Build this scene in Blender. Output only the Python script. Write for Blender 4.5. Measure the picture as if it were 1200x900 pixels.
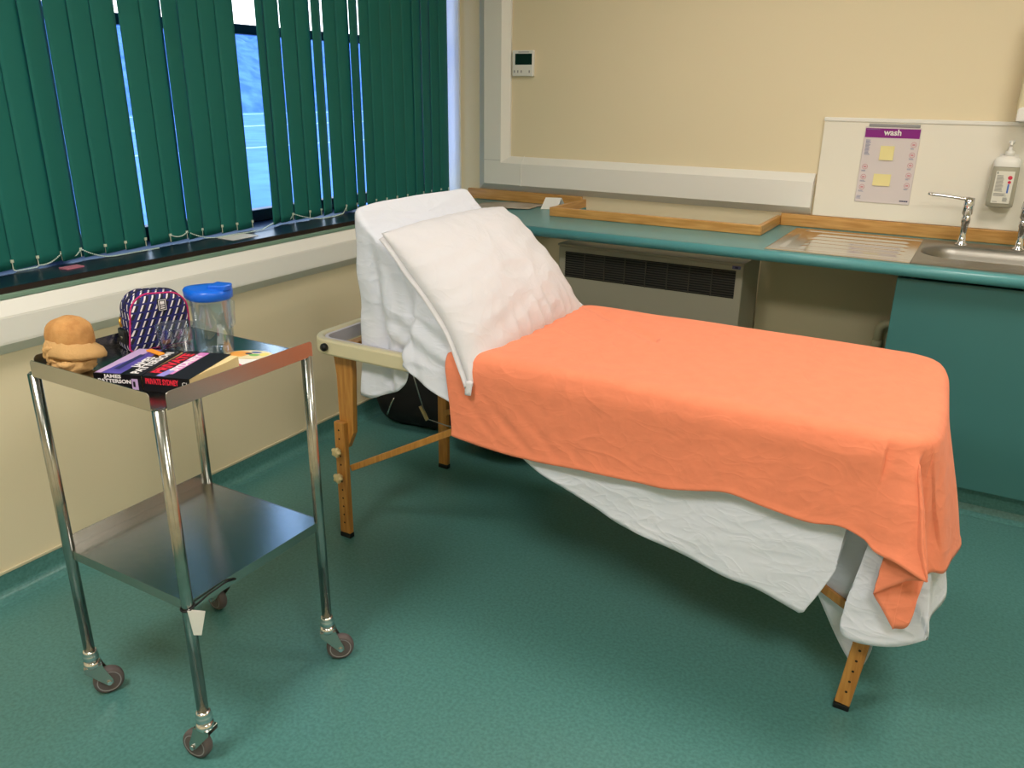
import bpy, bmesh, math, random
import numpy as np
from mathutils import Vector, Matrix, noise
R = math.radians
random.seed(7)
S = bpy.context.scene
for o in list(bpy.data.objects): bpy.data.objects.remove(o)
COL = S.collection

# ------------------------------------------------------------ camera
cam = bpy.data.cameras.new('camera'); camo = bpy.data.objects.new('camera', cam); COL.objects.link(camo)
cam.sensor_fit = 'HORIZONTAL'; cam.sensor_width = 36.0; cam.lens = 951.1 / 1200 * 36; cam.clip_start = .02; cam.clip_end = 500
yaw, pit, rol = 0.519464, 0.349362, 0.0122186
fw = Vector((-math.sin(yaw)*math.cos(pit), math.cos(yaw)*math.cos(pit), -math.sin(pit)))
rt = Vector((math.cos(yaw), math.sin(yaw), 0)); up = rt.cross(fw)
r2 = rt*math.cos(rol) + up*math.sin(rol); u2 = -rt*math.sin(rol) + up*math.cos(rol)
mm = Matrix((r2, u2, -fw)).transposed().to_4x4(); mm.translation = Vector((2.535, -3.85, 1.5))
camo.matrix_world = mm
S.camera = camo
# ------------------------------------------------------------ colour, sky, lamps
S.view_settings.view_transform = 'Standard'; S.view_settings.look = 'None'
S.view_settings.gamma = 1.0; S.view_settings.exposure = 0.0; S.view_settings.use_curve_mapping = False
LAMP_W = 20.0
LAMP_COL = (1.0, .96, .90)
LAMPS = [(1.55, -1.35, .42), (3.1, -1.6, .95), (1.15, -3.75, 1.7), (3.1, -3.7, 1.4)]
SKY_STRENGTH = 4.2
ROOM_X1, ROOM_Y0, ROOM_Z = 4.3, -5.2, 2.6
world = bpy.data.worlds.new('sky'); S.world = world; world.use_nodes = True
wn = world.node_tree.nodes; wl = world.node_tree.links
bg = wn['Background']; bg.inputs['Strength'].default_value = SKY_STRENGTH
tc = wn.new('ShaderNodeTexCoord'); sx = wn.new('ShaderNodeSeparateXYZ'); cr = wn.new('ShaderNodeValToRGB')
wl.new(tc.outputs['Generated'], sx.inputs[0]); wl.new(sx.outputs['Z'], cr.inputs[0]); wl.new(cr.outputs[0], bg.inputs['Color'])
cr.color_ramp.elements[0].position = 0.0; cr.color_ramp.elements[0].color = (.72, .82, 1, 1)
cr.color_ramp.elements[1].position = 0.5; cr.color_ramp.elements[1].color = (.35, .58, 1, 1)
e = cr.color_ramp.elements.new(.12); e.color = (1, .95, .85, 1)
e = cr.color_ramp.elements.new(.25); e.color = (.6, .78, 1, 1)

# ------------------------------------------------------------ materials
def lin(c):
    return tuple((x/255/12.92 if x/255 <= .04045 else ((x/255+.055)/1.055)**2.4) for x in c) + (1,)
MATS = {}
def mat(name, rgb, rough=.5, metal=0, spec=.5, coat=0, trans=0, noise_amt=0, nscale=30, bump=0, bscale=200, rgb2=None, stretch=None, sheen=0, ior=1.45, alpha=1, subs=0):
    if name in MATS: return MATS[name]
    m = bpy.data.materials.new(name); m.use_nodes = True
    n = m.node_tree.nodes; l = m.node_tree.links; p = n['Principled BSDF']
    p.inputs['Base Color'].default_value = lin(rgb); p.inputs['Roughness'].default_value = rough
    p.inputs['Metallic'].default_value = metal; p.inputs['Specular IOR Level'].default_value = spec
    p.inputs['Coat Weight'].default_value = coat; p.inputs['Coat Roughness'].default_value = .15
    p.inputs['Transmission Weight'].default_value = trans; p.inputs['IOR'].default_value = ior
    p.inputs['Sheen Weight'].default_value = sheen
    p.inputs['Alpha'].default_value = alpha
    if noise_amt or rgb2 or bump:
        t = n.new('ShaderNodeTexCoord'); mp = n.new('ShaderNodeMapping'); l.new(t.outputs['Object'], mp.inputs[0])
        if stretch: mp.inputs['Scale'].default_value = stretch
    if noise_amt or rgb2:
        nz = n.new('ShaderNodeTexNoise'); nz.inputs['Scale'].default_value = nscale; nz.inputs['Detail'].default_value = 6
        l.new(mp.outputs[0], nz.inputs['Vector'])
        c2 = n.new('ShaderNodeValToRGB'); l.new(nz.outputs['Fac'], c2.inputs[0])
        a = lin(rgb); b = lin(rgb2) if rgb2 else tuple(min(1, x*(1+noise_amt)) for x in a[:3])+(1,)
        a2 = a if rgb2 else tuple(x*(1-noise_amt) for x in a[:3])+(1,)
        c2.color_ramp.elements[0].position = .35; c2.color_ramp.elements[0].color = a2
        c2.color_ramp.elements[1].position = .65; c2.color_ramp.elements[1].color = b
        l.new(c2.outputs[0], p.inputs['Base Color'])
    if bump:
        nb = n.new('ShaderNodeTexNoise'); nb.inputs['Scale'].default_value = bscale; nb.inputs['Detail'].default_value = 4
        l.new(mp.outputs[0], nb.inputs['Vector'])
        bp = n.new('ShaderNodeBump'); bp.inputs['Strength'].default_value = bump; bp.inputs['Distance'].default_value = .002
        l.new(nb.outputs['Fac'], bp.inputs['Height']); l.new(bp.outputs[0], p.inputs['Normal'])
    MATS[name] = m
    return m
def creased(m, scale, strength, stretch=(1, 1, 1)):
    n = m.node_tree.nodes; l = m.node_tree.links; p = n['Principled BSDF']
    t = n.new('ShaderNodeTexCoord'); mp = n.new('ShaderNodeMapping'); mp.inputs['Scale'].default_value = stretch; mp.inputs['Rotation'].default_value = (.5, .4, .6)
    l.new(t.outputs['Object'], mp.inputs[0]); prev = p.inputs['Normal'].links[0].from_socket if p.inputs['Normal'].links else None
    for k, (sc, st) in enumerate(((scale, strength), (scale*2.7, strength*.5))):
        z = n.new('ShaderNodeTexNoise'); z.inputs['Scale'].default_value = sc; z.inputs['Detail'].default_value = 1.5; z.inputs['Distortion'].default_value = .9; l.new(mp.outputs[0], z.inputs['Vector'])
        a = n.new('ShaderNodeMath'); a.operation = 'SUBTRACT'; a.inputs[1].default_value = .5; l.new(z.outputs['Fac'], a.inputs[0])
        b = n.new('ShaderNodeMath'); b.operation = 'ABSOLUTE'; l.new(a.outputs[0], b.inputs[0])
        c = n.new('ShaderNodeMath'); c.operation = 'SMOOTH_MIN'; c.inputs[1].default_value = .09; c.inputs[2].default_value = .06; l.new(b.outputs[0], c.inputs[0])
        bp = n.new('ShaderNodeBump'); bp.invert = True; bp.inputs['Strength'].default_value = st; bp.inputs['Distance'].default_value = .06
        l.new(c.outputs[0], bp.inputs['Height'])
        if prev: l.new(prev, bp.inputs['Normal'])
        prev = bp.outputs[0]
    l.new(prev, p.inputs['Normal'])
def emit(name, rgb, s):
    m = bpy.data.materials.new(name); m.use_nodes = True; p = m.node_tree.nodes['Principled BSDF']
    p.inputs['Emission Color'].default_value = lin(rgb); p.inputs['Emission Strength'].default_value = s; return m

M_wall = mat('cream_paint', (229, 215, 183), .6, bump=.08, bscale=400)
M_ceil = mat('ceiling_white', (232, 228, 215), .8)
M_floor = mat('green_vinyl', (70, 118, 114), .34, spec=.5, rgb2=(84, 134, 130), nscale=110, bump=.02, bscale=500)
M_cap = mat('cap_strip', (205, 195, 165), .45)
M_pvc = mat('white_pvc', (232, 230, 224), .35)
M_sill = mat('navy_sill', (14, 28, 50), .3)
M_sillfront = mat('brown_sill_edge', (38, 28, 24), .4)
M_edge = mat('pale_green_edge', (120, 150, 132), .4)
M_frame = mat('dark_window_frame', (22, 30, 44), .4)
M_reveal = mat('reveal_white', (222, 226, 232), .4)
M_teal = mat('teal_laminate', (82, 146, 150), .28, noise_amt=.05, nscale=300)
M_teald = mat('teal_door', (64, 118, 118), .42)
M_wood = mat('oak_lipping', (186, 132, 66), .38, rgb2=(212, 160, 92), nscale=7, stretch=(1, 12, 12), coat=.25)
M_woody = mat('oak_lipping_cross', (186, 132, 66), .38, rgb2=(208, 156, 88), nscale=7, stretch=(12, 1, 12), coat=.25)
M_leg = mat('varnished_beech', (168, 112, 48), .36, rgb2=(192, 136, 66), nscale=8, stretch=(12, 12, 1), coat=.3)
M_grey = mat('heater_enamel', (172, 166, 148), .45)
M_grilleshade = mat('grille_shade_black', (6, 6, 7), .6)
M_slat = mat('grille_slat', (70, 66, 58), .45)
M_steel = mat('brushed_steel', (186, 184, 178), .26, 1, bump=.05, bscale=60, stretch=(1, 30, 30))
M_steelx = mat('brushed_shelf', (176, 176, 174), .2, 1, bump=.06, bscale=40, stretch=(30, 1, 1))
M_tube = mat('steel_tube', (172, 172, 166), .2, 1, noise_amt=.08, nscale=40)
M_chrome = mat('chrome', (225, 225, 228), .07, 1)
M_zinc = mat('zinc', (190, 192, 186), .25, 1)
M_rubber = mat('grey_rubber', (98, 88, 88), .6)
M_hub = mat('grey_plastic_hub', (150, 148, 150), .45)
M_black = mat('black_plastic', (14, 14, 16), .45)
M_cream = mat('cream_vinyl', (214, 204, 170), .42)
M_creamw = mat('pale_vinyl_backing', (206, 200, 205), .6)
M_knob = mat('cream_knob', (205, 186, 138), .4)
M_white = mat('white_plastic', (232, 230, 224), .35)
M_paper = mat('paper_white', (228, 226, 222), .7)
M_board = mat('white_laminate', (234, 229, 216), .3)
M_cloth = mat('white_cotton', (220, 223, 235), .85, bump=.25, bscale=60, sheen=.15)
M_pillow = mat('pillow_cotton', (214, 212, 218), .85, bump=.25, bscale=45, sheen=.15)
M_orange = mat('orange_cotton', (240, 138, 102), .9, bump=.3, bscale=70, sheen=.1, noise_amt=.03, nscale=25)
M_bagk = mat('black_nylon', (8, 8, 10), .7, bump=.3, bscale=90)
M_steelcable = mat('steel_cable', (190, 190, 190), .35, .8)

creased(M_cloth, 4.5, .30, (1, 1, 2.0)); creased(M_pillow, 6, .24); creased(M_orange, 4, .22, (1, 1, 1.8))
def mat_blind():
    m = bpy.data.materials.new('green_blind_fabric'); m.use_nodes = True
    n = m.node_tree.nodes; l = m.node_tree.links; p = n['Principled BSDF']
    p.inputs['Base Color'].default_value = lin((8, 106, 97)); p.inputs['Roughness'].default_value = .75
    tr = n.new('ShaderNodeBsdfTranslucent'); tr.inputs[0].default_value = lin((0, 90, 75))
    mx = n.new('ShaderNodeMixShader'); mx.inputs[0].default_value = .10
    l.new(p.outputs[0], mx.inputs[1]); l.new(tr.outputs[0], mx.inputs[2]); l.new(mx.outputs[0], n['Material Output'].inputs[0])
    return m
M_blind = mat_blind()
def mat_thin(name, tint, gloss=.12, dens=.9):
    m = bpy.data.materials.new(name); m.use_nodes = True
    n = m.node_tree.nodes; l = m.node_tree.links; n.remove(n['Principled BSDF'])
    t = n.new('ShaderNodeBsdfTransparent'); t.inputs[0].default_value = tint + (1,)
    g = n.new('ShaderNodeBsdfGlossy'); g.inputs['Roughness'].default_value = .05; g.inputs['Color'].default_value = (1, 1, 1, 1)
    lw = n.new('ShaderNodeLayerWeight'); lw.inputs[0].default_value = .5
    mul = n.new('ShaderNodeMath'); mul.operation = 'MULTIPLY_ADD'; mul.inputs[1].default_value = dens; mul.inputs[2].default_value = gloss
    l.new(lw.outputs['Facing'], mul.inputs[0])
    mx = n.new('ShaderNodeMixShader'); l.new(mul.outputs[0], mx.inputs[0]); l.new(t.outputs[0], mx.inputs[1]); l.new(g.outputs[0], mx.inputs[2])
    l.new(mx.outputs[0], n['Material Output'].inputs[0]); return m
M_glass = mat_thin('window_glass', (.95, .97, 1), .02, .15)
M_clear = mat_thin('clear_plastic', (.84, .90, .96), .07, .30)

# ------------------------------------------------------------ mesh helpers
ORG = {}
def box(bm, x0, x1, y0, y1, z0, z1, mx=None):
    vs = [bm.verts.new(Vector(c)) for c in [(x0,y0,z0),(x1,y0,z0),(x1,y1,z0),(x0,y1,z0),(x0,y0,z1),(x1,y0,z1),(x1,y1,z1),(x0,y1,z1)]]
    if mx:
        for v in vs: v.co = mx @ v.co
    for f in [(0,3,2,1),(4,5,6,7),(0,1,5,4),(1,2,6,5),(2,3,7,6),(3,0,4,7)]: bm.faces.new([vs[i] for i in f])
def prism(bm, poly, f, a, b):
    """poly 2D points; f(u,v,w)->xyz; w from a to b"""
    A = [bm.verts.new(Vector(f(u, v, a))) for u, v in poly]; B = [bm.verts.new(Vector(f(u, v, b))) for u, v in poly]
    n = len(poly)
    for i in range(n): bm.faces.new([A[i], A[(i+1) % n], B[(i+1) % n], B[i]])
    bm.faces.new(A[::-1]); bm.faces.new(B)
def tube(bm, pts, r, n=12, closed=False, cap=True):
    pts = [Vector(p) for p in pts]; N = len(pts); rs = r if isinstance(r, (list, tuple)) else [r]*N
    rings = []; prev = None
    for i, p in enumerate(pts):
        if closed: d = pts[(i+1) % N] - pts[i-1]
        else: d = pts[min(i+1, N-1)] - pts[max(i-1, 0)]
        d.normalize()
        if prev is None:
            a = Vector((0, 0, 1)) if abs(d.z) < .9 else Vector((1, 0, 0))
            a = (a - d*a.dot(d)).normalized()
        else: a = (prev - d*prev.dot(d)).normalized()
        prev = a; b = d.cross(a)
        rings.append([bm.verts.new(p + (a*math.cos(2*math.pi*k/n) + b*math.sin(2*math.pi*k/n))*rs[i]) for k in range(n)])
    for i in range(N if closed else N-1):
        A, B = rings[i], rings[(i+1) % N]
        for k in range(n): bm.faces.new([A[k], A[(k+1) % n], B[(k+1) % n], B[k]])
    if cap and not closed: bm.faces.new(rings[0][::-1]); bm.faces.new(rings[-1])
def lathe(bm, prof, c=(0,0,0), n=32, mx=None, sx=1, sy=1):
    rings = []
    for r, z in prof:
        ring = []
        for k in range(n):
            a = 2*math.pi*k/n; v = Vector((r*sx*math.cos(a), r*sy*math.sin(a), z))
            if mx: v = mx @ v
            ring.append(bm.verts.new(v + Vector(c)))
        rings.append(ring)
    for A, B in zip(rings[:-1], rings[1:]):
        for k in range(n): bm.faces.new([A[k], A[(k+1) % n], B[(k+1) % n], B[k]])
    if prof[0][0] > 1e-5: bm.faces.new(rings[0][::-1])
    if prof[-1][0] > 1e-5: bm.faces.new(rings[-1])
def sweep_sec(bm, path, sec, closed=False):
    """sweep closed section (out,up) along horizontal path (x,y) ; out = left normal"""
    P = [Vector((p[0], p[1], 0)) for p in path]; N = len(P); rings = []
    z0 = [p[2] if len(p) > 2 else 0 for p in path]
    for i in range(N):
        if closed: d1 = (P[i]-P[i-1]).normalized(); d2 = (P[(i+1) % N]-P[i]).normalized()
        else:
            d1 = (P[i]-P[i-1]).normalized() if i > 0 else (P[1]-P[0]).normalized()
            d2 = (P[i+1]-P[i]).normalized() if i < N-1 else d1
        t = (d1+d2).normalized(); nrm = Vector((-t.y, t.x, 0)); k = 1/max(.3, nrm.dot(Vector((-d1.y, d1.x, 0))))
        rings.append([bm.verts.new(P[i] + nrm*o*k + Vector((0, 0, u+z0[i]))) for o, u in sec])
    n = len(sec)
    for i in range(N if closed else N-1):
        A, B = rings[i], rings[(i+1) % N]
        for k in range(n): bm.faces.new([A[k], A[(k+1) % n], B[(k+1) % n], B[k]])
    if not closed: bm.faces.new(rings[0][::-1]); bm.faces.new(rings[-1])
def grid_faces(bm, rows, wrap=False):
    for A, B in zip(rows[:-1], rows[1:]):
        n = len(A)
        for k in range(n if wrap else n-1): bm.faces.new([A[k], A[(k+1) % n], B[(k+1) % n], B[k]])
def root(name, label=None, cat=None, loc=(0,0,0), group=None, kind=None):
    o = bpy.data.objects.new(name, None); COL.objects.link(o); o.location = loc; o.empty_display_size = .05
    ORG[o.name] = Vector(loc)
    if label: o['label'] = label
    if cat: o['category'] = cat
    if group: o['group'] = group
    if kind: o['kind'] = kind
    return o
def obj(name, bm, m, parent=None, smooth=False, bev=0, label=None, cat=None, group=None, kind=None, solid=0, sub=0, segs=2, mats=None, origin=None):
    me = bpy.data.meshes.new(name)
    o = bpy.data.objects.new(name, me)
    off = ORG[parent.name] if parent else (Vector(origin) if origin else Vector((0,0,0)))
    bmesh.ops.recalc_face_normals(bm, faces=bm.faces)
    for v in bm.verts: v.co -= off
    for f in bm.faces: f.smooth = smooth
    bm.to_mesh(me); bm.free()
    for x in ([m] if not mats else mats): me.materials.append(x)
    COL.objects.link(o)
    if parent: o.parent = parent; ORG[o.name] = off
    else: o.location = off; ORG[o.name] = off
    if solid:
        d = o.modifiers.new('solid', 'SOLIDIFY'); d.thickness = solid; d.offset = -1
    if bev:
        d = o.modifiers.new('bevel', 'BEVEL'); d.width = bev; d.segments = segs; d.limit_method = 'ANGLE'; d.angle_limit = R(35)
    if sub:
        d = o.modifiers.new('sub', 'SUBSURF'); d.levels = sub; d.render_levels = sub
    if label: o['label'] = label
    if cat: o['category'] = cat
    if group: o['group'] = group
    if kind: o['kind'] = kind
    return o
def B(): return bmesh.new()
def boxobj(name, dims, m, parent=None, **k):
    bm = B(); box(bm, *dims); return obj(name, bm, m, parent, **k)
def text(name, s, size, m, mx, parent, bold=0, sxy=(1,1), align='CENTER', space=1.0, **k):
    cu = bpy.data.curves.new(name, 'FONT'); cu.body = s; cu.size = size; cu.align_x = align; cu.align_y = 'CENTER'
    cu.extrude = .0002; cu.offset = bold; cu.space_character = space; cu.resolution_u = 3
    t = bpy.data.objects.new('tmp_text', cu); COL.objects.link(t)
    dg = bpy.context.evaluated_depsgraph_get(); me = bpy.data.meshes.new_from_object(t.evaluated_get(dg))
    bpy.data.objects.remove(t)
    bm = B(); bm.from_mesh(me); bpy.data.meshes.remove(me)
    for v in bm.verts: v.co = mx @ Vector((v.co.x*sxy[0], v.co.y*sxy[1], v.co.z))
    return obj(name, bm, m, parent, **k)
def frame_mx(o, ux, uy):
    ux = Vector(ux).normalized(); uy = Vector(uy).normalized(); uz = ux.cross(uy)
    m = Matrix((ux, uy, uz)).transposed().to_4x4(); m.translation = Vector(o); return m
def catmull(P, n):
    """P array (k,d); n samples uniformly in index space"""
    P = np.array(P, float); k = len(P); Q = np.vstack([2*P[0]-P[1], P, 2*P[-1]-P[-2]]); out = []
    for t in np.linspace(0, k-1, n):
        i = min(int(t), k-2); f = t-i; a, b, c, d = Q[i], Q[i+1], Q[i+2], Q[i+3]
        out.append(.5*((2*b)+(-a+c)*f+(2*a-5*b+4*c-d)*f*f+(-a+3*b-3*c+d)*f**3))
    return np.array(out)
def nz(x, y, z=0.0): return noise.noise(Vector((x, y, z)))
def ridge(x, y, z=0.0): return 1-2*abs(noise.noise(Vector((x, y, z))))
def hermite(x, xs, ys): return float(np.interp(x, xs, ys))

# ------------------------------------------------------------ room shell
boxobj('floor', (.0, ROOM_X1, ROOM_Y0, 0.0, -.1, 0), M_floor, kind='structure')
boxobj('ceiling', (-.3, ROOM_X1, ROOM_Y0, 0.1, ROOM_Z, ROOM_Z+.1), M_ceil, kind='structure')
boxobj('wall_back', (-.3, ROOM_X1, 0, .12, -.1, ROOM_Z), M_wall, kind='structure')
boxobj('wall_right', (ROOM_X1, ROOM_X1+.12, ROOM_Y0, .12, -.1, ROOM_Z), M_wall, kind='structure')
boxobj('wall_front', (-.3, ROOM_X1, ROOM_Y0-.12, ROOM_Y0, -.1, ROOM_Z), M_wall, kind='structure')
bm = B(); box(bm, -.3, .12, ROOM_Y0, 0, -.1, .885); box(bm, -.3, 0, ROOM_Y0, 0, 2.25, ROOM_Z); box(bm, -.3, 0, ROOM_Y0, -4.0, .885, 2.25)
obj('wall_left', bm, M_wall, kind='structure')
# vinyl floor coved up the wall, with a pale cap strip
def cove(name, y0, y1):
    bm = B(); n = 8; r = .03
    prof = [(.12, 0), (.12, .078), (.1245, .078)] + [(.1245+r-r*math.cos(a), .002+r-r*math.sin(a)) for a in np.linspace(0, math.pi/2, n)] + [(.1245+r+.01, 0)]
    prism(bm, prof, lambda u, v, w: (u, w, v), y0, y1)
    return obj(name, bm, M_floor, kind='structure')
cove('baseboard_left', ROOM_Y0, 0)
bm = B(); box(bm, .12, .127, ROOM_Y0, 0, .078, .088); obj('trim_1', bm, M_cap, kind='structure', bev=.002)
bm = B(); prism(bm, [(0, 0), (0, .1), (-.004, .1), (-.006, .03), (-.03, .002), (-.03, 0)], lambda u, v, w: (w, u, v), .16, ROOM_X1)
obj('baseboard_back', bm, M_floor, kind='structure')
# window sill
bm = B(); box(bm, -.2, .125, -4.0, -.705, .885, .925); box(bm, -.2, .135, -4.0, -.705, .925, .945)
so = obj('sill_board', bm, M_sill, None, bev=.004, label='dark navy glossy window sill under the green vertical blinds', cat='window sill')
bm = B(); box(bm, .1352, .137, -4.0, -.706, .928, .945); obj('front_edge', bm, M_sillfront, so)
bm = B(); box(bm, .126, .15, -4.0, -.706, .914, .9278); obj('edge_strip', bm, M_edge, so, bev=.002)
# reveal at the far end of the window
boxobj('trim_2', (-.2, -.003, -.014, -.001, .93, 2.25), M_reveal, kind='structure', bev=.002)

# window: frame bars and panes
WX0, WX1 = -.235, -.185
Wn = root('window_1', kind='structure', loc=(-.21, -2, .945))
bm = B()
box(bm, WX0, WX1, -4, -.012, .945, .995); box(bm, WX0, WX1, -4, -.012, 2.19, 2.25)
for y in (-4, -3.1, -2.25, -.75, -.062): box(bm, WX0, WX1, y, y+.05, .995, 2.19)
box(bm, WX0, WX1, -4, -.012, 1.692, 1.730)
obj('window_frame', bm, M_frame, Wn, bev=.004)
bm = B()
ys = [-4, -3.1, -2.25, -.75, -.062]
for a, b in zip(ys[:-1], ys[1:]):
    box(bm, -.213, -.209, a+.05, b, .995, 1.70); box(bm, -.213, -.209, a+.05, b, 1.752, 2.19)
obj('window_pane', bm, M_glass, Wn)

# outside: fields and wooded hillside; dusk blue and haze are in their base colours
M_dusk = mat('dusk_tinted_ground', (96, 140, 208), .9, noise_amt=.15, nscale=.4)
M_hill = mat('haze_tinted_hill', (104, 142, 200), .95, rgb2=(70, 108, 176), nscale=.35)
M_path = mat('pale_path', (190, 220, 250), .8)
bm = B(); box(bm, -190, -.6, -60, 260, -3.2, -3.0); obj('field', bm, M_dusk, label='pale blue open ground outside, seen through the gap in the blinds', cat='ground', kind='structure')
bm = B()
rows = []
for i in range(40):
    t = i/39; x = -112-t*50; row = []
    for j in range(120):
        y = -40+j*2.4; h = -3.2+16.5*min(1, t*1.3)**.8 + (2.2*nz(x*.05, y*.06)+1.6*nz(x*.25, y*.3))*min(1, 3*t)
        row.append(bm.verts.new((x, y, h)))
    rows.append(row)
grid_faces(bm, rows)
obj('hillside', bm, M_hill, smooth=True, label='hazy blue wooded hillside outside beyond the field', cat='hill', kind='structure')
for k, x in enumerate((-46.5, -72.8, -104.0)):
    boxobj('footpath', (x-.7*(k+1), x, -40, 240, -3.0, -2.98), M_path, label=['nearest pale path across the blue ground outside the window', 'middle pale path across the blue ground outside the window', 'farthest pale path across the blue ground outside the window'][k], cat='path')

# ------------------------------------------------------------ dado trunking
PROF = [(0, 0), (.004, 0), (.05, .03), (.05, .145), (.012, .19), (0, .19)]
tr = root('cable_trunking', 'long white plastic cable trunking below the window sill', 'cable trunking', (.12, -2.5, .74))
bm = B(); prism(bm, [(.1205, .755), (.124, .752), (.172, .792), (.172, .872), (.150, .913), (.1205, .913)], lambda u, v, w: (u, w, v), ROOM_Y0+.01, -.74)
obj('trunking_body', bm, M_pvc, tr)
bm = B(); box(bm, .172, .1735, ROOM_Y0+.01, -.74, .797, .868); obj('cover_strip', bm, M_pvc, tr, bev=.0006)
# back wall: vertical drop meeting a horizontal run
tr = root('wall_trunking', 'white cable trunking running down the corner and along the cream wall above the worktop', 'cable trunking', (.2, 0, 1.0))
bm = B()
sec = [(0, 0), (.004, 0), (.05, .028), (.05, .137), (.008, .165), (0, .165)]
Z0, ZT, X0, XE = .985, ROOM_Z, .115, 1.862
ru = [(.0, .0), (.045, .035), (.045, .145), (.012, .178), (0, .178)]   # (out, up)
# mitred: outer and inner corners
def vp(out, w, vertical, s):
    return (X0+w, -out-.0005, s) if vertical else (s, -out-.0005, Z0+w)
N = len(ru); wv = [0, .058-.0, .165, .192, .192]
for (o_, u_), ww in zip(ru, wv): pass
WV = {0: 0, 1: .055, 2: .155, 3: .192, 4: .192}
A = [bm.verts.new((X0+WV[i]*1.02, -ru[i][0]-.0005, ZT)) for i in range(N)]
C = [bm.verts.new((X0+WV[i]*1.02, -ru[i][0]-.0005, Z0+ru[i][1])) for i in range(N)]
D = [bm.verts.new((XE, -ru[i][0]-.0005, Z0+ru[i][1])) for i in range(N)]
for i in range(N):
    j = (i+1) % N
    bm.faces.new([A[i], A[j], C[j], C[i]]); bm.faces.new([C[i], C[j], D[j], D[i]])
bm.faces.new(A); bm.faces.new(D)
obj('trunking_body', bm, M_pvc, tr)
boxobj('joint_line', (.172, .272, -.0465, -.0457, 1.142, 1.1435), M_hub, tr); boxobj('joint_cover', (.355, .395, -.0462, -.0455, 1.02, 1.128), M_pvc, tr)
bm = B(); tube(bm, [(.398, -.048, Z0+.03), (.399, -.048, 1.13), (.399, -.0145, 1.167)], .0022, 6); obj('tie_strap', bm, M_white, tr)
# thermostat
th = root('room_thermostat', 'small white wall thermostat with dark display on the cream wall', 'thermostat', (.384, 0, 1.618))
boxobj('case', (.324, .444, -.022, -.0005, 1.558, 1.680), M_white, th, bev=.004)
boxobj('display', (.342, .438, -.0232, -.0222, 1.612, 1.664), mat('lcd_green_black', (18, 44, 38), .15), th)
for x in (.338, .358, .378, .424): boxobj('button', (x-.003, x+.003, -.0235, -.0222, 1.574, 1.586), M_hub, th)
bm = B(); box(bm, .36, .42, -.0228, -.0222, 1.670, 1.673); obj('name_line', bm, M_hub, th)

# ------------------------------------------------------------ worktop with lipping, opening and sink
WT = .93; WB = .887; WF = -.70
wt = root('worktop', 'long teal laminate worktop with rounded front edge along the back wall', 'worktop', (1.9, -.35, .9))
bm = B()
fr = WF+.02
for x0, x1, y0, y1 in [(0, .76, fr, -.001), (.76, 1.715, fr, -.345), (1.715, 2.325, fr, -.001), (2.325, 2.90, fr, -.49), (2.325, 2.90, -.20, -.001), (2.90, ROOM_X1-.001, fr, -.001)]:
    box(bm, x0, x1, y0, y1, WB, WT)
arc = [(fr, WB)] + [(fr - .02*math.sin(a)*1.0, (WB+WT)/2 - (WT-WB)/2*math.cos(a)) for a in np.linspace(0, math.pi, 13)] + [(fr, WT)]
prism(bm, arc[1:-1], lambda u, v, w: (w, u, v), .0, ROOM_X1-.001)
o = obj('laminate_top', bm, M_teal, wt, smooth=False)
for f in o.data.polygons:
    if abs(f.normal.y) > .05 and abs(f.normal.x) < .5 and f.center.y + -.35 < fr+.001: f.use_smooth = True
# oak upstands; each length is its own piece
def upstand(x0, x1, y0, y1, z1, m, label):
    bm = B(); box(bm, x0, x1, y0, y1, WT+.0005, z1); return obj('wooden_upstand', bm, m, None, bev=.003, label=label, cat='upstand', origin=((x0+x1)/2, (y0+y1)/2, WT))
upstand(.05, .7385, -.020, -.001, .984, M_wood, 'oak upstand against the back wall at the corner end of the worktop')
upstand(.739, 1.737, -.372, -.350, .972, M_wood, 'long oak lipping strip along the front of the worktop opening over the heater')
upstand(.739, .759, -.3495, -.001, .972, M_woody, 'short oak lipping at the window end of the worktop opening')
upstand(1.717, 1.737, -.3495, -.001, .972, M_woody, 'short oak lipping at the sink end of the worktop opening')
upstand(1.7375, ROOM_X1-.001, -.022, -.001, .984, M_wood, 'oak upstand behind the sink and taps')

# splashback
sb = root('splashback', 'white laminate splashback panel behind the sink', 'splashback', (2.8, 0, 1.0))
boxobj('panel', (1.87, 3.7, -.013, -.0005, .985, 1.392), M_board, sb, bev=.002)
boxobj('top_trim', (1.868, 3.702, -.018, -.0006, 1.384, 1.400), M_white, sb, bev=.003)

# sink
sk = root('sink', 'stainless steel inset sink with ribbed draining board', 'sink', (2.4, -.38, WT))
bm = B(); rows = []
nx, ny = 110, 90
for i in range(nx+1):
    x = 1.822+(2.335-1.822)*i/nx; row = []
    for j in range(ny+1):
        y = -.662+(.585)*j/ny
        z = WT+.0038
        ed = min(x-1.822, y+.662, -.077-y)
        dx = min(1, max(0, (x-1.865)/.015)); dy = min(1, max(0, min(y+.615, -.125-y)/.012))
        z -= .003*dx*dy
        if 1.93 < x < 2.30:
            e_ = min(1, (x-1.93)/.02, (2.30-x)/.02)
            ph = (y+.57)/.082
            if 0 < ph < 5: z += .0034*e_*(1-math.cos(2*math.pi*ph))*.5*dy
        if ed < .004: z = WT+.001
        row.append(bm.verts.new((x, y, z)))
    rows.append(row)
grid_faces(bm, rows); obj('drainer', bm, mat('bright_drainer_steel', (214, 210, 204), .16, 1), sk, smooth=True)
bm = B()
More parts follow.
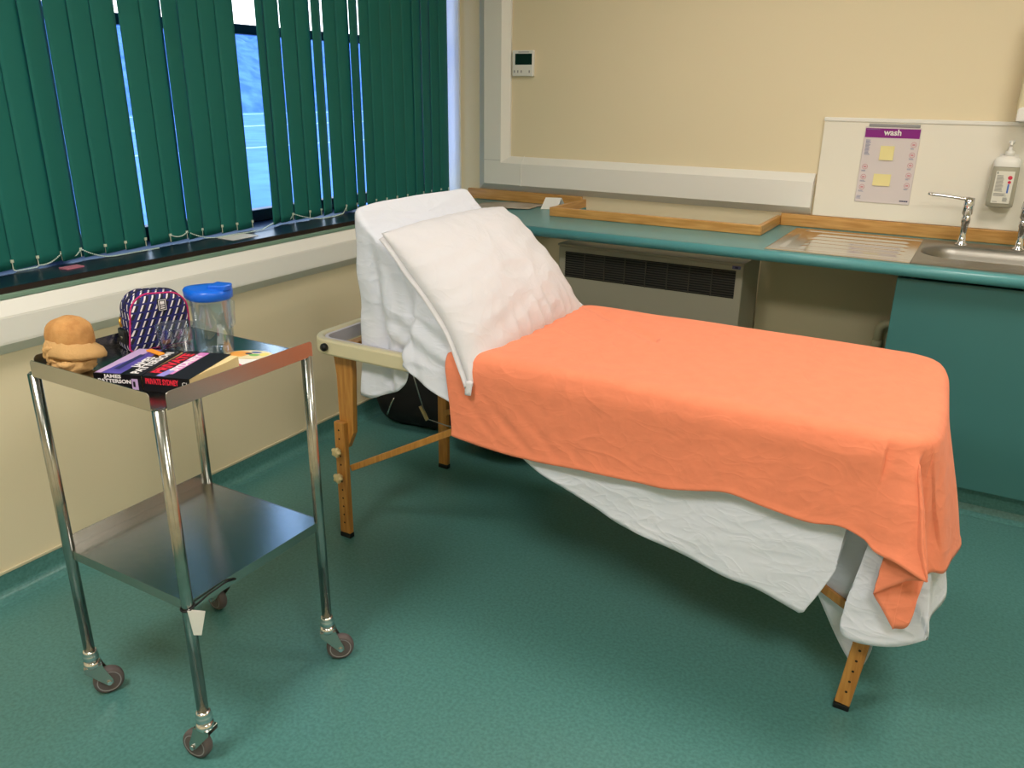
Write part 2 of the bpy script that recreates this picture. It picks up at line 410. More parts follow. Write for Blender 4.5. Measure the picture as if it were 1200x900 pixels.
def rrect(x0, x1, y0, y1, r, z, n=48):
    out = []
    cx, cy, hx, hy = (x0+x1)/2, (y0+y1)/2, (x1-x0)/2, (y1-y0)/2
    cs = [(cx+hx-r, cy+hy-r, 0), (cx-hx+r, cy+hy-r, 90), (cx-hx+r, cy-hy+r, 180), (cx+hx-r, cy-hy+r, 270)]
    for x, y, a in cs:
        for k in range(n//4): t = R(a+90*k/(n//4-1)); out.append((x+r*math.cos(t), y+r*math.sin(t), z))
    return out
loops = [rrect(2.335, 2.93, -.662, -.077, .004, WT+.001), rrect(2.335, 2.926, -.658, -.081, .006, WT+.003), rrect(2.345, 2.90, -.50, -.19, .13, WT+.003),
         rrect(2.350, 2.89, -.492, -.205, .12, WT-.002), rrect(2.358, 2.88, -.482, -.215, .11, WT-.03), rrect(2.372, 2.868, -.472, -.225, .10, WT-.13), rrect(2.40, 2.84, -.445, -.25, .08, WT-.15)]
L = [[bm.verts.new(p) for p in lp] for lp in loops]
grid_faces(bm, L, wrap=True); bm.faces.new(L[-1])
obj('bowl', bm, mat('satin_bowl', (150, 146, 138), .42, 1), sk, smooth=True)
bm = B(); lathe(bm, [(.0, .003), (.03, .003), (.033, .0)], (2.62, -.35, WT-.15), 24); obj('waste_outlet', bm, M_chrome, sk, smooth=True)

def tap(x, y, label, lever):
    t = root('elbow_tap', label, 'tap', (x, y, WT+.003), group=None)
    bm = B(); lathe(bm, [(.0, 0), (.024, 0), (.022, .006), (.014, .012), (.0125, .05), (.0135, .085), (.016, .09), (.0175, .105), (.014, .112), (.0135, .118), (.019, .124), (.019, .16), (.017, .185), (.0, .188)], (x, y, WT+.003), 28)
    obj('tap_body', bm, M_chrome, t, smooth=True)
    bm = B(); tube(bm, [(x, y, WT+.14), (x+.004, y-.05, WT+.145), (x+.006, y-.09, WT+.13), (x+.006, y-.10, WT+.10)], .010, 14); obj('spout', bm, M_chrome, t, smooth=True)
    if lever:
        bm = B(); d = Vector((-1, -.1, .10)).normalized(); p = Vector((x, y, WT+.182)); s = Vector((0, 1, 0))
        pts = [p+d*k for k in (0, .02, .06, .11, .135, .15)]
        w = [.012, .010, .009, .012, .015, .012]; h = [.010, .0075, .006, .007, .008, .006]
        rows = []
        for q, a, b in zip(pts, w, h):
            rows.append([bm.verts.new(q+Vector((0, math.cos(t_)*a, math.sin(t_)*b))) for t_ in np.linspace(0, 2*math.pi, 16, endpoint=False)])
        grid_faces(bm, rows, wrap=True); bm.faces.new(rows[0]); bm.faces.new(rows[-1])
        obj('lever', bm, M_chrome, t, smooth=True)
    else:
        bm = B(); p = Vector((x, y, WT+.182)); tube(bm, [p, p+Vector((.03, -.01, .01)), p+Vector((.14, -.03, .022))], [.009, .006, .009], 14); obj('lever', bm, M_chrome, t, smooth=True)
    bm = B(); tube(bm, [(x-.004, y-.017, WT+.108), (x-.006, y-.026, WT+.108)], .006, 12); obj('screw_cap', bm, M_chrome, t, smooth=True)
    return t
tap(2.475, -.155, 'chrome tap with long lever handle pointing left, beside the draining board', True)
tap(2.672, -.155, 'chrome tap cut off by the right edge of the photo', False)

# hand-wash poster
po = root('wash_poster', 'white hand-wash poster with purple banner fixed on the splashback', 'poster', (2.145, -.014, 1.2))
boxobj('sheet', (2.037, 2.252, -.0175, -.0135, 1.058, 1.366), mat('poster_card', (214, 205, 206), .35), po, bev=.002)
boxobj('banner', (2.040, 2.249, -.0182, -.0176, 1.324, 1.361), mat('purple_print', (132, 22, 128), .4), po)
def wallmx(x, z, y=-.0186): return frame_mx((x, y, z), (1, 0, 0), (0, 0, 1))
text('lettering', 'wash', .033, M_white, wallmx(2.146, 1.345), po, bold=.0009)
M_ink = mat('blue_grey_ink', (120, 130, 165), .6); M_pink = mat('pink_ink', (205, 140, 150), .6); M_navy = mat('navy_ink', (35, 45, 90), .6)
def lines(nm, par, m, x, z, w, n, dz, th, y0=-.0181, y1=-.0176, jit=.4):
    bm = B()
    for k in range(n): box(bm, x, x+w*(1-jit+jit*random.random()), y0, y1, z-k*dz, z-k*dz+th)
    # a thin backing joins the lines into one printed block
    return obj(nm, bm, m, par)
lines('text_block', po, M_ink, 2.047, 1.312, .024, 14, .0045, .0022)
for k in range(5): lines('caption', po, M_ink, 2.222, 1.2855-k*.041, .018, 2, .0035, .0017)
for k in range(3): lines('caption', po, M_ink, 2.046, 1.189-k*.042, .024, 2, .0035, .0017)
lines('footer_text', po, M_ink, 2.042, 1.082, .020, 3, .005, .0022)
boxobj('banner_small_text', (2.044, 2.095, -.0187, -.0182, 1.3555, 1.3568), M_ink, po)
def ring2(x, z, r):
    bm = B(); tube(bm, [(x+r*math.cos(a), -.0179, z+r*math.sin(a)) for a in np.linspace(0, 2*math.pi, 16, endpoint=False)], .0008, 4, closed=True)
    box(bm, x-r*.5, x+r*.5, -.0183, -.0176, z-r*.35, z+r*.3); obj('step_picture', bm, M_pink, po)
for k in range(5): ring2(2.232, 1.300-k*.041, .010)
for k in range(3): ring2(2.058, 1.205-k*.042, .010)
bm = B()
for k in range(6): box(bm, 2.213+k*.0055, 2.2175+k*.0055, -.0181, -.0176, 1.069, 1.0745)
obj('logo', bm, M_navy, po)
boxobj('hanger_clip', (2.05, 2.245, -.0185, -.0135, 1.3665, 1.379), M_hub, po, bev=.002)
M_post = mat('yellow_note_paper', (232, 220, 158), .8)
def note(x0, x1, z0, z1, lab):
    bm = B(); rows = []
    for i in range(9):
        t = i/8; rows.append([bm.verts.new((x0+(x1-x0)*s, -.0186-.004*(1-t)**2, z0+(z1-z0)*t)) for s in np.linspace(0, 1, 6)])
    grid_faces(bm, rows); obj('sticky_note', bm, M_post, None, solid=.0004, label=lab, cat='sticky note', group='sticky notes on the poster', origin=((x0+x1)/2, -.018, z0))
note(2.108, 2.162, 1.235, 1.292, 'upper yellow sticky note on the hand-wash poster')
note(2.098, 2.166, 1.130, 1.178, 'lower wider yellow sticky note on the hand-wash poster')

# hand gel bottle in its bracket
gb = root('hand_gel_bottle', 'pump bottle of clear hand gel with printed label mounted above the sink', 'gel bottle', (2.575, -.05, 1.08))
bm = B()
def sect(hx, hy, z, cx=2.577, cy=-.052, n=32, p=3.2):
    out = []
    for k in range(n):
        a = 2*math.pi*k/n; c, s = math.cos(a), math.sin(a)
        out.append(bm.verts.new((cx+hx*math.copysign(abs(c)**(2/p), c), cy+hy*math.copysign(abs(s)**(2/p), s), z)))
    return out
Ls = [sect(a, b, z) for a, b, z in [(.040, .030, 1.080), (.047, .034, 1.084), (.048, .036, 1.10), (.047, .036, 1.17), (.046, .035, 1.22), (.043, .034, 1.245), (.036, .028, 1.258), (.018, .016, 1.266), (.014, .014, 1.275)]]
grid_faces(bm, Ls, wrap=True); bm.faces.new(Ls[0]); bm.faces.new(Ls[-1])
obj('bottle_body', bm, mat('gel_plastic', (196, 192, 172), .2, trans=.25), gb, smooth=True)
bm = B(); Ls = [sect(a, b, z) for a, b, z in [(.047, .0365, 1.236), (.0475, .0372, 1.255), (.040, .031, 1.268), (.020, .018, 1.276)]]
for L_ in Ls[:2]:
    for v in L_:
        if v.co.y < -.06: v.co.z -= .0
grid_faces(bm, Ls, wrap=True); bm.faces.new(Ls[-1]); obj('collar', bm, M_white, gb, smooth=True)
bm = B(); lathe(bm, [(.016, 0), (.016, .018), (.007, .02), (.006, .045), (.011, .047), (.011, .056), (0, .058)], (2.577, -.052, 1.275), 20)
tube(bm, [(2.577, -.052, 1.327), (2.577, -.085, 1.328), (2.577, -.105, 1.318)], .0055, 10); obj('pump', bm, M_white, gb, smooth=True)
boxobj('product_label', (2.546, 2.609, -.0905, -.0885, 1.098, 1.220), mat('label_paper', (226, 224, 212), .4), gb)
Mgi = mat('grey_ink', (130, 130, 128), .6)
for a in ((2.551, 1.202, .028, 15, .0042, .0019), (2.550, 1.134, .044, 3, .004, .0019), (2.584, 1.119, .018, 5, .0032, .0016), (2.550, 1.103, .022, 1, .004, .0018)): lines('text_block', gb, Mgi, *a, y0=-.0912, y1=-.0905, jit=.25)
boxobj('green_tab', (2.550, 2.553, -.0912, -.0905, 1.209, 1.217), mat('dark_green_ink', (20, 60, 50), .5), gb)
for z, r in ((1.196, .0078), (1.179, .0058)):
    bm = B(); lathe(bm, [(0, 0), (r, 0), (r, .0008), (0, .0008)], (0, 0, 0), 20, mx=Matrix.Translation((2.596, -.0905, z)) @ Matrix.Rotation(R(90), 4, 'X'))
    obj('red_roundel', bm, mat('red_ink', (205, 50, 80), .5), gb)
boxobj('blue_stripe', (2.592, 2.598, -.0912, -.0905, 1.138, 1.172), mat('blue_ink', (70, 110, 190), .5), gb)
bm = B(); box(bm, 2.545, 2.61, -.014, -.0135, 1.10, 1.28); box(bm, 2.552, 2.602, -.020, -.014, 1.245, 1.262); obj('bracket', bm, M_white, gb, bev=.001)

# paper towel dispenser at the right edge
td = root('paper_towel_dispenser', 'cream wall-mounted paper towel dispenser cut off at the right edge', 'paper towel dispenser', (2.72, -.06, 1.40))
bm = B(); prism(bm, [(2.568, 1.425), (2.572, 1.80), (2.86, 1.80), (2.87, 1.425)], lambda u, v, w: (u, w, v), -.14, -.0005); obj('cover', bm, M_cream, td, bev=.012, segs=3)
bm = B(); prism(bm, [(2.572, 1.404), (2.572, 1.450), (2.585, 1.456), (2.86, 1.456), (2.873, 1.450), (2.873, 1.404)], lambda u, v, w: (u, w, v), -.15, -.001); obj('lower_tray', bm, M_white, td, bev=.006, segs=3)

# ------------------------------------------------------------ below the worktop
M_panel = mat('boxing_paint', (198, 186, 152), .6)
boxobj('boxing_panel', (1.7055, 2.30, -.16, -.001, .10, .885), M_panel, label='plain cream boxing panel below the worktop right of the heater', cat='panel')
ht = root('fan_convector_heater', 'grey-beige metal wall heater with long black louvre grille under the worktop', 'heater', (1.27, -.3, .15))
HX0, HX1, HY = .835, 1.703, -.45
boxobj('casing', (HX0, HX1, HY, -.165, .13, .812), M_grey, ht, bev=.006)
boxobj('top_lip', (HX0-.003, HX1+.003, HY-.006, -.165, .813, .822), M_grey, ht, bev=.002)
boxobj('grille_shade_sheet', (.872, 1.672, HY-.0012, HY-.0003, .668, .788), M_grilleshade, ht)  # flat black sheet, painted as the shaded depth behind the louvres
bm = B()
for k in range(11):
    z = .673+k*.0108; box(bm, .872, 1.672, HY-.006, HY-.0015, z, z+.0035)
for k in range(1, 8):
    x = .872+k*.1; box(bm, x-.0022, x+.0022, HY-.0075, HY-.0013, .668, .788)
obj('louvres', bm, M_slat, ht)
boxobj('maker_badge', (1.655, 1.69, HY-.0025, HY-.0003, .795, .8085), mat('badge_blue', (96, 100, 150), .4), ht)
boxobj('badge_mark', (1.667, 1.679, HY-.0032, HY-.0026, .798, .8055), M_navy, ht)
cb = root('base_cabinet', 'teal base cabinet with plain door under the sink', 'cabinet', (2.9, -.35, .1))
boxobj('side_panel', (2.304, 2.320, -.62, -.165, .11, .886), mat('cabinet_side', (60, 96, 90), .5), cb)
boxobj('carcass', (2.3205, 3.4, -.62, -.101, .11, .770), mat('cabinet_side', (60, 96, 90), .5), cb)
boxobj('door', (2.3025, 3.40, -.641, -.6205, .112, .872), M_teald, cb, bev=.002)
bm = B(); prism(bm, [(-.595, .11), (-.595, .035), (-.605, .012), (-.63, .001), (-.58, .001), (-.58, .11)], lambda u, v, w: (w, u, v), 2.31, 3.4)
obj('plinth', bm, M_floor, cb)
bm = B(); tube(bm, [(2.3035, -.19, .585)] + [(2.27-.035*math.sin(a), -.19, .55+.035*math.cos(a)) for a in np.linspace(0, math.pi/2, 8)] + [(2.235, -.19, .50)], .017, 16)
tube(bm, [(2.235, -.19, .51), (2.235, -.19, .47)], .0205, 16); tube(bm, [(2.235, -.19, .49), (2.235, -.19, .101)], .016, 16)
obj('waste_pipe', bm, mat('pipe_plastic', (190, 184, 150), .4), None, smooth=True, label='cream plastic waste pipe with bend beside the teal cabinet', cat='pipe')

# papers on the worktop
def curled(name, corners, h, label, cat, m=M_paper):
    bm = B(); rows = []; a, b, c, d = [Vector(p) for p in corners]
    for i in range(13):
        s = i/12; row = []
        for j in range(9):
            t = j/8; p = (a*(1-s)+b*s)*(1-t)+(d*(1-s)+c*s)*t; p.z += .002+h*math.sin(math.pi*s)*(.4+.6*t)+h*.5*abs(s-.5)
            row.append(bm.verts.new(p))
        rows.append(row)
    grid_faces(bm, rows); return obj(name, bm, m, None, smooth=True, solid=.0008, label=label, cat=cat, origin=(a.x, a.y, WT))
curled('brochure', [(.30, -.36, WT), (.56, -.25, WT), (.55, -.06, WT), (.24, -.17, WT)], .010, 'pale open brochure lying on the worktop near the corner', 'brochure', mat('brochure_paper', (190, 182, 170), .4, rgb2=(168, 150, 130), nscale=9))
bm = B(); c0 = Vector((.60, -.20, WT+.002)); a = Vector((.075, .03, 0)); 
for (p, q, w) in (((0, 0, 0), (.01, .035, .055), a), ((.02, .07, 0), (.01, .035, .055), a)):
    P = c0+Vector(p); Q = c0+Vector(q); vs = [bm.verts.new(P), bm.verts.new(P+w), bm.verts.new(Q+w), bm.verts.new(Q)]; bm.faces.new(vs)
obj('folded_card', bm, M_paper, None, solid=.0008, label='small folded white card standing on the worktop beside the oak lipping', cat='card')

# things on the sill
boxobj('paper_slip', (-.0, .085, -1.71, -1.58, .9455, .947), M_paper, label='white paper slip on the navy sill under the blinds', cat='paper')
bm = B(); box(bm, .02, .06, -2.36, -2.30, .9455, .949, Matrix.Identity(4)); o = obj('sweet_wrapper', bm, mat('pink_foil', (196, 120, 140), .4), label='small pink and white wrapper on the sill at the far left', cat='wrapper')

# ------------------------------------------------------------ vertical blind
vb = root('vertical_blind', 'dark green fabric vertical blind across the whole window', 'blind', (-.05, -1.7, .95))
bnd = [-2.298, -2.224, -2.141, -2.063, -1.974, -1.88, -1.799, -1.728, -1.639, -1.561, -1.481, -1.366, -1.321, -1.244, -1.149, -1.064, -.997, -.906, -.823, -.76, -.683, -.604, -.522, -.436, -.355, -.285, -.213, -.132, -.058]
bnd = [-2.298-.0806*k for k in range(18, 0, -1)] + bnd
gaps = {-1.974: .012, -1.799: .0015, -2.224: .0015, -1.064: .010, -.997: .013, -.823: .004, -.76: .009, -.285: .004, -.213: .003, -1.244: .001}
clipz = []
M_weight = mat('vane_weight', (196, 208, 190), .4)
M_chain = mat('bead_chain', (205, 225, 215), .35)
for i in range(len(bnd)-1):
    a, b = bnd[i], bnd[i+1]
    if a == -1.481: continue
    ga = gaps.get(a, 0)/2; gb_ = gaps.get(b, 0)/2
    a2 = a + (ga if ga else -.003); b2 = b - (gb_ if gb_ else -.003)
    w = .0895; span = b2-a2; cy = (a2+b2)/2; kk = (cy+3.85)/2.585
    cands = [t for t in np.linspace(0, R(75), 400) if math.cos(t)-kk*math.sin(t) <= span/w]; ang = cands[0]
    bot = .953+.003*nz(i*3.1, 0)
    bm = B(); rows = []
    th_ = ang
    for z in (bot, bot+.0305, bot+.031, 1.4, 1.8, 2.22):
        row = []
        for s in np.linspace(-1, 1, 7):
            bow = .004*(1-s*s)
            lx = s*w/2; row.append(bm.verts.new((-.05 - lx*math.sin(th_)*1 + bow*math.cos(th_), cy + lx*math.cos(th_) + bow*math.sin(th_), z + .002*math.sin(s))))
        rows.append(row)
    grid_faces(bm, rows)
    va = obj('vane', bm, M_blind, vb, solid=.0008, smooth=True)
    bm = B(); yy = b2-.006 if span < .085 else b2-.004; xx = -.05 - (w/2-.004)*math.sin(th_)+.004
    box(bm, xx, xx+.004, b2-.012, b2-.003, bot+.022, bot+.031); box(bm, xx-.0005, xx+.002, b2-.0085, b2-.0065, bot+.001, bot+.024)
    obj('vane_weight', bm, M_weight, va); clipz.append((xx+.004, b2-.007, bot+.027, i))
def chainrun(pts, sag):
    bm = B()
    for (p, q), sg in zip(zip(pts[:-1], pts[1:]), sag):
        p, q = Vector(p), Vector(q); L_ = (q-p).length+sg; n = max(4, int(L_/.006))
        for k in range(n):
            t = k/n; c = p.lerp(q, t); c.z -= sg*4*t*(1-t); c.z = max(c.z, .9478)
            bmesh.ops.create_icosphere(bm, subdivisions=1, radius=.0028, matrix=Matrix.Translation(c))
    obj('bead_chain', bm, M_chain, vb, smooth=True)
cz = {c[3]: c for c in clipz}
def cp(i, z=None, dx=0): c = cz[i]; return (c[0]+dx, c[1], c[2] if z is None else z)
n0 = 18
chainrun([cp(n0-3, .951), cp(n0-2, .953), cp(n0-1), cp(n0), (-.0, cz[n0+1][1], .949), (.0, cz[n0+2][1], .949), (.0, cz[n0+3][1]+.02, .949)], [.01, .01, .02, .01, .0, .0])
chainrun([cp(n0+4), cp(n0+5), (.0, cz[n0+7][1]-.06, .949), (.0, cz[n0+7][1]+.03, .949), (.01, cz[n0+8][1], .949), (.005, cz[n0+9][1], .949), cp(n0+11, .965), cp(n0+12)], [.012, .01, 0, 0, 0, 0, .02, .0])
chainrun([cp(n0+12), (.0, cz[n0+13][1]+.02, .949), (.0, cz[n0+14][1]+.02, .949), cp(n0+16)], [.005, .0, .025])
boxobj('headrail', (-.075, -.025, -4.0, -.02, 2.222, 2.249), M_white, vb, bev=.003)

# ------------------------------------------------------------ ceiling lights
M_diff = emit('lamp_diffuser', (255, 236, 208), 4.0)
def clight(label, loc, k):
    r = root('ceiling_light', label, 'ceiling light', loc, group='recessed ceiling light panels')
    x, y, z = loc
    bm = B(); 
    for a in ((-.31, .31, -.31, -.295), (-.31, .31, .295, .31), (-.31, -.295, -.295, .295), (.295, .31, -.295, .295)): box(bm, x+a[0], x+a[1], y+a[2], y+a[3], z-.02, z-.0005)
    obj('frame', bm, M_white, r)
    boxobj('diffuser', (x-.295, x+.295, y-.295, y+.295, z-.014, z-.006), M_diff, r)
    l = bpy.data.lights.new('lamp', 'AREA'); l.shape = 'SQUARE'; l.size = .56; l.energy = LAMP_W*k; l.color = LAMP_COL
    lo = bpy.data.objects.new('lamp', l); COL.objects.link(lo); lo.parent = r; lo.location = (0, 0, -.022)
    return r
labs = ['ceiling light panel above the bed nearest the window corner', 'ceiling light panel above the sink end of the room', 'ceiling light panel above the steel trolley', 'ceiling light panel above the camera end, away from the window']
for (x, y, k), lb in zip(LAMPS, labs): clight(lb, (x, y, ROOM_Z), k)
#PART2
# ------------------------------------------------------------ folding treatment couch
couch = root('treatment_couch', 'folding wooden-legged treatment couch with raised backrest, under the sheet and orange blanket', 'treatment couch', (1.6, -1.63, 0))
YN, YF, XH, XF = -1.985, -1.275, .69, 2.515
def rloop(x0, x1, y0, y1, r, n=8):
    out = []
    for cx, cy, a in ((x1-r, y1-r, 0), (x0+r, y1-r, 90), (x0+r, y0+r, 180), (x1-r, y0+r, 270)):
        for k in range(n+1): t = R(a+90*k/n); out.append((cx+r*math.cos(t), cy+r*math.sin(t)))
    return out
bm = B(); sweep_sec(bm, rloop(XH, XF, YN, YF, .085), [(0, .690), (.004, .683), (.026, .683), (.028, .690), (.028, .728), (.022, .735), (.005, .735), (0, .729)], closed=True)
obj('frame_rail', bm, M_cream, couch, smooth=False, bev=.002)
bm = B(); sweep_sec(bm, rloop(XH+.030, XF-.030, YN+.030, YF-.030, .05), [(0, .688), (.012, .688), (.012, .730), (0, .730)], closed=True)
obj('inner_frame', bm, M_creamw, couch)
boxobj('cross_batten', (.80, .835, YN+.045, YF-.045, .69, .715), M_leg, couch, bev=.002)
boxobj('cross_batten', (1.31, 1.35, YN+.045, YF-.045, .69, .725), M_leg, couch, bev=.002)
bm = B(); prism(bm, [(1.345, YN+.012), (XF-.115, YN+.012)] + [(XF-.115+.10*math.sin(a), YN+.112-.10*math.cos(a)) for a in np.linspace(.1, math.pi/2, 8)] + [(XF-.115+.10*math.cos(a), YF-.112+.10*math.sin(a)) for a in np.linspace(0, math.pi/2, 8)] + [(1.345, YF-.012)], lambda u, v, w: (u, v, w), .736, .763)
obj('cushion', bm, M_cream, couch, bev=.008, segs=3)
# backrest panel, hinged at (1.33, .745), raised
HB = Vector((1.335, 0, .742)); TB = Vector((.872, 0, 1.142)); bd = (TB-HB); BL_ = bd.length; bd.normalize(); bn = Vector((-bd.z, 0, bd.x)); bn = -bn if bn.z < 0 else bn
bmx = Matrix((bd, Vector((0, 1, 0)), bn)).transposed().to_4x4(); bmx.translation = HB
bm = B()
for (x0, x1, t0, t1) in ((0, BL_-.045, -.05, -.004),): box(bm, x0, x1, YN+.075, YF-.075, t0, t1, bmx)
obj('backrest', bm, M_cream, couch, bev=.018, segs=4)
bm = B()
for y in (YN+.10, YF-.10): tube(bm, [bmx @ Vector((BL_*.62, y, -.055)), Vector((.86, y, .70))], .008, 10)
obj('backrest_prop', bm, M_steelcable, couch, smooth=True)
bm = B(); lathe(bm, [(0, 0), (.011, 0), (.013, .003), (.013, .012), (.009, .017), (0, .018)], (0, 0, 0), 20, mx=Matrix.Translation((.776, YN, .712)) @ Matrix.Rotation(R(90), 4, 'X')); obj('black_knob', bm, M_black, couch, smooth=True)
def star_knob(par, x, y, z):
    bm = B(); n = 40; prof = [(0, .0), (.008, .0), (.008, .012)]
    rings = []
    for rr, h in ((.85, .012), (1, .015), (1, .022), (.85, .026), (.4, .027)):
        rings.append([bm.verts.new((x+(.0165*rr*(1+.16*math.cos(5*a)))*math.cos(a), y-h, z+(.0165*rr*(1+.16*math.cos(5*a)))*math.sin(a))) for a in np.linspace(0, 2*math.pi, n, endpoint=False)])
    grid_faces(bm, rings, wrap=True); bm.faces.new(rings[0]); bm.faces.new(rings[-1])
    tube(bm, [(x, y+.001, z), (x, y-.013, z)], .006, 10)
    return obj('knob', bm, M_knob, par, smooth=True)
M_dot = mat('drilled_hole', (40, 24, 12), .8)
def leg(x, ysgn, sx):
    """x leg centre, ysgn -1 near side; sx = +1 head end (extension on the outer face)"""
    yo = -1.955 if ysgn < 0 else -1.305
    s = 1 if ysgn < 0 else -1
    bm = B()
    # fixed upper board: tapers below
    prism(bm, [(x-.028, .688), (x+.052, .688), (x+.052, .62), (x+.040, .40), (x+.012, .34), (x-.018, .34), (x-.018, .60)], lambda u, v, w: (u, w, v), yo+s*.018, yo+s*.042)
    u = obj('leg', bm, M_leg, couch, bev=.003)
    bm = B(); prism(bm, [(x-.026, .018), (x+.018, .018), (x+.020, .44), (x-.024, .44)], lambda u_, v, w: (u_, w, v), yo-s*.004, yo+s*.017)
    e_ = obj('leg_extension', bm, M_leg, u, bev=.003)
    bm = B(); box(bm, x-.027, x+.019, min(yo-s*.005, yo+s*.018), max(yo-s*.005, yo+s*.018), 0, .0178); obj('foot', bm, M_black, u, bev=.003)
    bm = B()
    for k in range(12):
        z = .06+.032*k
        if sx > 0 and ysgn < 0 and (abs(z-.335) < .015 or abs(z-.24) < .015): continue
        y = yo-s*.0042; lathe(bm, [(0, 0), (.0035, 0), (.0035, .0006), (0, .0006)], (0, 0, 0), 8, mx=Matrix.Translation((x-.003, y, z)) @ Matrix.Rotation(R(90*s), 4, 'X'))
    obj('adjusting_holes', bm, M_dot, u)
    if sx > 0 and ysgn < 0:
        star_knob(u, x-.004, yo-.004, .337); star_knob(u, x-.004, yo-.004, .240)
    return u
leg(.787, -1, 1); leg(.765, 1, 1)
# foot-end legs, tilted slightly outward
def leg2(x, ysgn):
    yo = -1.955 if ysgn < 0 else -1.305; s = 1 if ysgn < 0 else -1
    bm = B(); prism(bm, [(x-.005, .688), (x+.055, .688), (x+.040, .30), (x-.002, .30)], lambda u, v, w: (u, w, v), yo+s*.018, yo+s*.042); u = obj('leg', bm, M_leg, couch, bev=.003)
    bm = B(); prism(bm, [(x-.018, .020), (x+.020, .016), (x+.052, .34), (x+.012, .34)], lambda u_, v, w: (u_, w, v), yo-s*.004, yo+s*.017); obj('leg_extension', bm, M_leg, u, bev=.003)
    bm = B(); box(bm, x-.020, x+.020, min(yo-s*.005, yo+s*.018), max(yo-s*.005, yo+s*.018), 0, .0165); obj('foot', bm, M_black, u, bev=.003)
    bm = B()
    for k in range(8):
        z = .06+.033*k; lathe(bm, [(0, 0), (.0035, 0), (.0035, .0006), (0, .0006)], (0, 0, 0), 8, mx=Matrix.Translation((x+.002+.1*(z-.02), yo-s*.0042, z)) @ Matrix.Rotation(R(90*s), 4, 'X'))
    obj('adjusting_holes', bm, M_dot, u)
leg2(2.443, -1); leg2(2.42, 1)
def brace(p, q, name='brace', w=.022, d=.012):
    p, q = Vector(p), Vector(q); t = (q-p).normalized(); s = Vector((0, 1, 0)); n_ = t.cross(s).normalized()
    m = Matrix((t, s, n_)).transposed().to_4x4(); m.translation = p
    bm = B(); box(bm, 0, (q-p).length, -d/2, d/2, -w/2, w/2, m); return obj(name, bm, M_leg, couch, bev=.002)
brace((.80, -1.925, .262), (1.60, -1.925, .70)); brace((.79, -1.335, .26), (1.60, -1.335, .70))
brace((2.46, -1.925, .262), (1.62, -1.925, .69)); brace((2.43, -1.335, .26), (1.62, -1.335, .69))
bm = B()
for y in (-1.62,): tube(bm, [(.80, y, .66), (.90, y, .36)], .0022, 6); tube(bm, [(.90, y, .36), (1.60, y, .30), (2.40, y, .36)], .0022, 6); tube(bm, [(2.40, y, .36), (2.42, y, .68)], .0022, 6)
obj('steel_cable', bm, M_steelcable, couch, smooth=True)
boxobj('leg_crossbar', (.775, .80, -1.93, -1.33, .42, .47), M_leg, couch, bev=.002) if False else None
bm = B(); tube(bm, [(.875, -1.62, .405), (.905, -1.62, .355)], .007, 10); obj('cable_sleeve', bm, M_knob, couch, smooth=True)

# ---- drape builder: columns = (topx, topy, topz, hemx, hemy, hemz)
def sst(t): t = min(1, max(0, t)); return t*t*(3-2*t)
def drape(bm, cols, N, M, r, fold, spine, inner, k0=.0):
    dc = []
    for c0, c1 in zip(cols[:-1], cols[1:]):
        n_ = max(1, int(math.ceil(math.dist(c0[:2], c1[:2])/.11)))
        dc += [tuple(a_+(b_-a_)*k_/n_ for a_, b_ in zip(c0, c1)) for k_ in range(n_)]
    cols = dc+[cols[-1]]
    cols = [(x0+.045*sst((x0-2.25)/.22), y0, z0, x1+.045*sst((x1-2.25)/.22)*(1 if y1 > -1.86 else 0), y1, z1) for x0, y0, z0, x1, y1, z1 in cols]
    P = catmull(cols, len(cols)*14); N = len(P); T = P[:, :3]; H = P[:, 3:]
    T = T.copy()
    for _ in range(30): T[1:-1, :2] = (T[:-2, :2]+2*T[1:-1, :2]+T[2:, :2])/4
    tan = np.gradient(T[:, :2], axis=0); ln = np.hypot(tan[:, 0], tan[:, 1])+1e-9; nr = np.stack([tan[:, 1]/ln, -tan[:, 0]/ln], 1)
    # smooth normals
    for _ in range(60): nr[1:-1] = (nr[:-2]+2*nr[1:-1]+nr[2:])/4; nr /= np.linalg.norm(nr, axis=1)[:, None]
    sl = np.concatenate([[0], np.cumsum(np.linalg.norm(np.diff(T, axis=0), axis=1))])
    rows = []
    for i in range(inner+1):     # from spine to edge
        f = i/inner; row = []
        for j in range(N):
            sp = spine(T[j]); sp = (round(sp[0]*100)/100, sp[1], spine((round(sp[0]*100)/100,))[2]); x = sp[0]*(1-f)+(T[j][0]-nr[j][0]*r)*f; y = sp[1]*(1-f)+(T[j][1]-nr[j][1]*r)*f; z = sp[2]*(1-f)+T[j][2]*f
            row.append((x, y, z, j, -1+f))
        rows.append(row)
    for k in range(1, 6):
        a = k/5*math.pi/2; row = []
        for j in range(N):
            o_ = -r+r*math.sin(a); row.append((T[j][0]+nr[j][0]*o_, T[j][1]+nr[j][1]*o_, T[j][2]-r*(1-math.cos(a)), j, 0))
        rows.append(row)
    for k in range(1, M+1):
        t = k/M; row = []
        for j in range(N):
            z = (T[j][2]-r)*(1-t)+H[j][2]*t; e_ = t**.85
            x = T[j][0]*(1-e_)+H[j][0]*e_; y = T[j][1]*(1-e_)+H[j][1]*e_
            f = fold(sl[j], t, T[j], H[j])
            row.append((x+nr[j][0]*f, y+nr[j][1]*f, z, j, t))
        rows.append(row)
    return rows
def surf(bm, rows, disp=None, wrap=False):
    V = [[bm.verts.new(p[:3]) for p in row] for row in rows]
    grid_faces(bm, V, wrap=wrap)
    bmesh.ops.remove_doubles(bm, verts=bm.verts, dist=.0004)
    return V
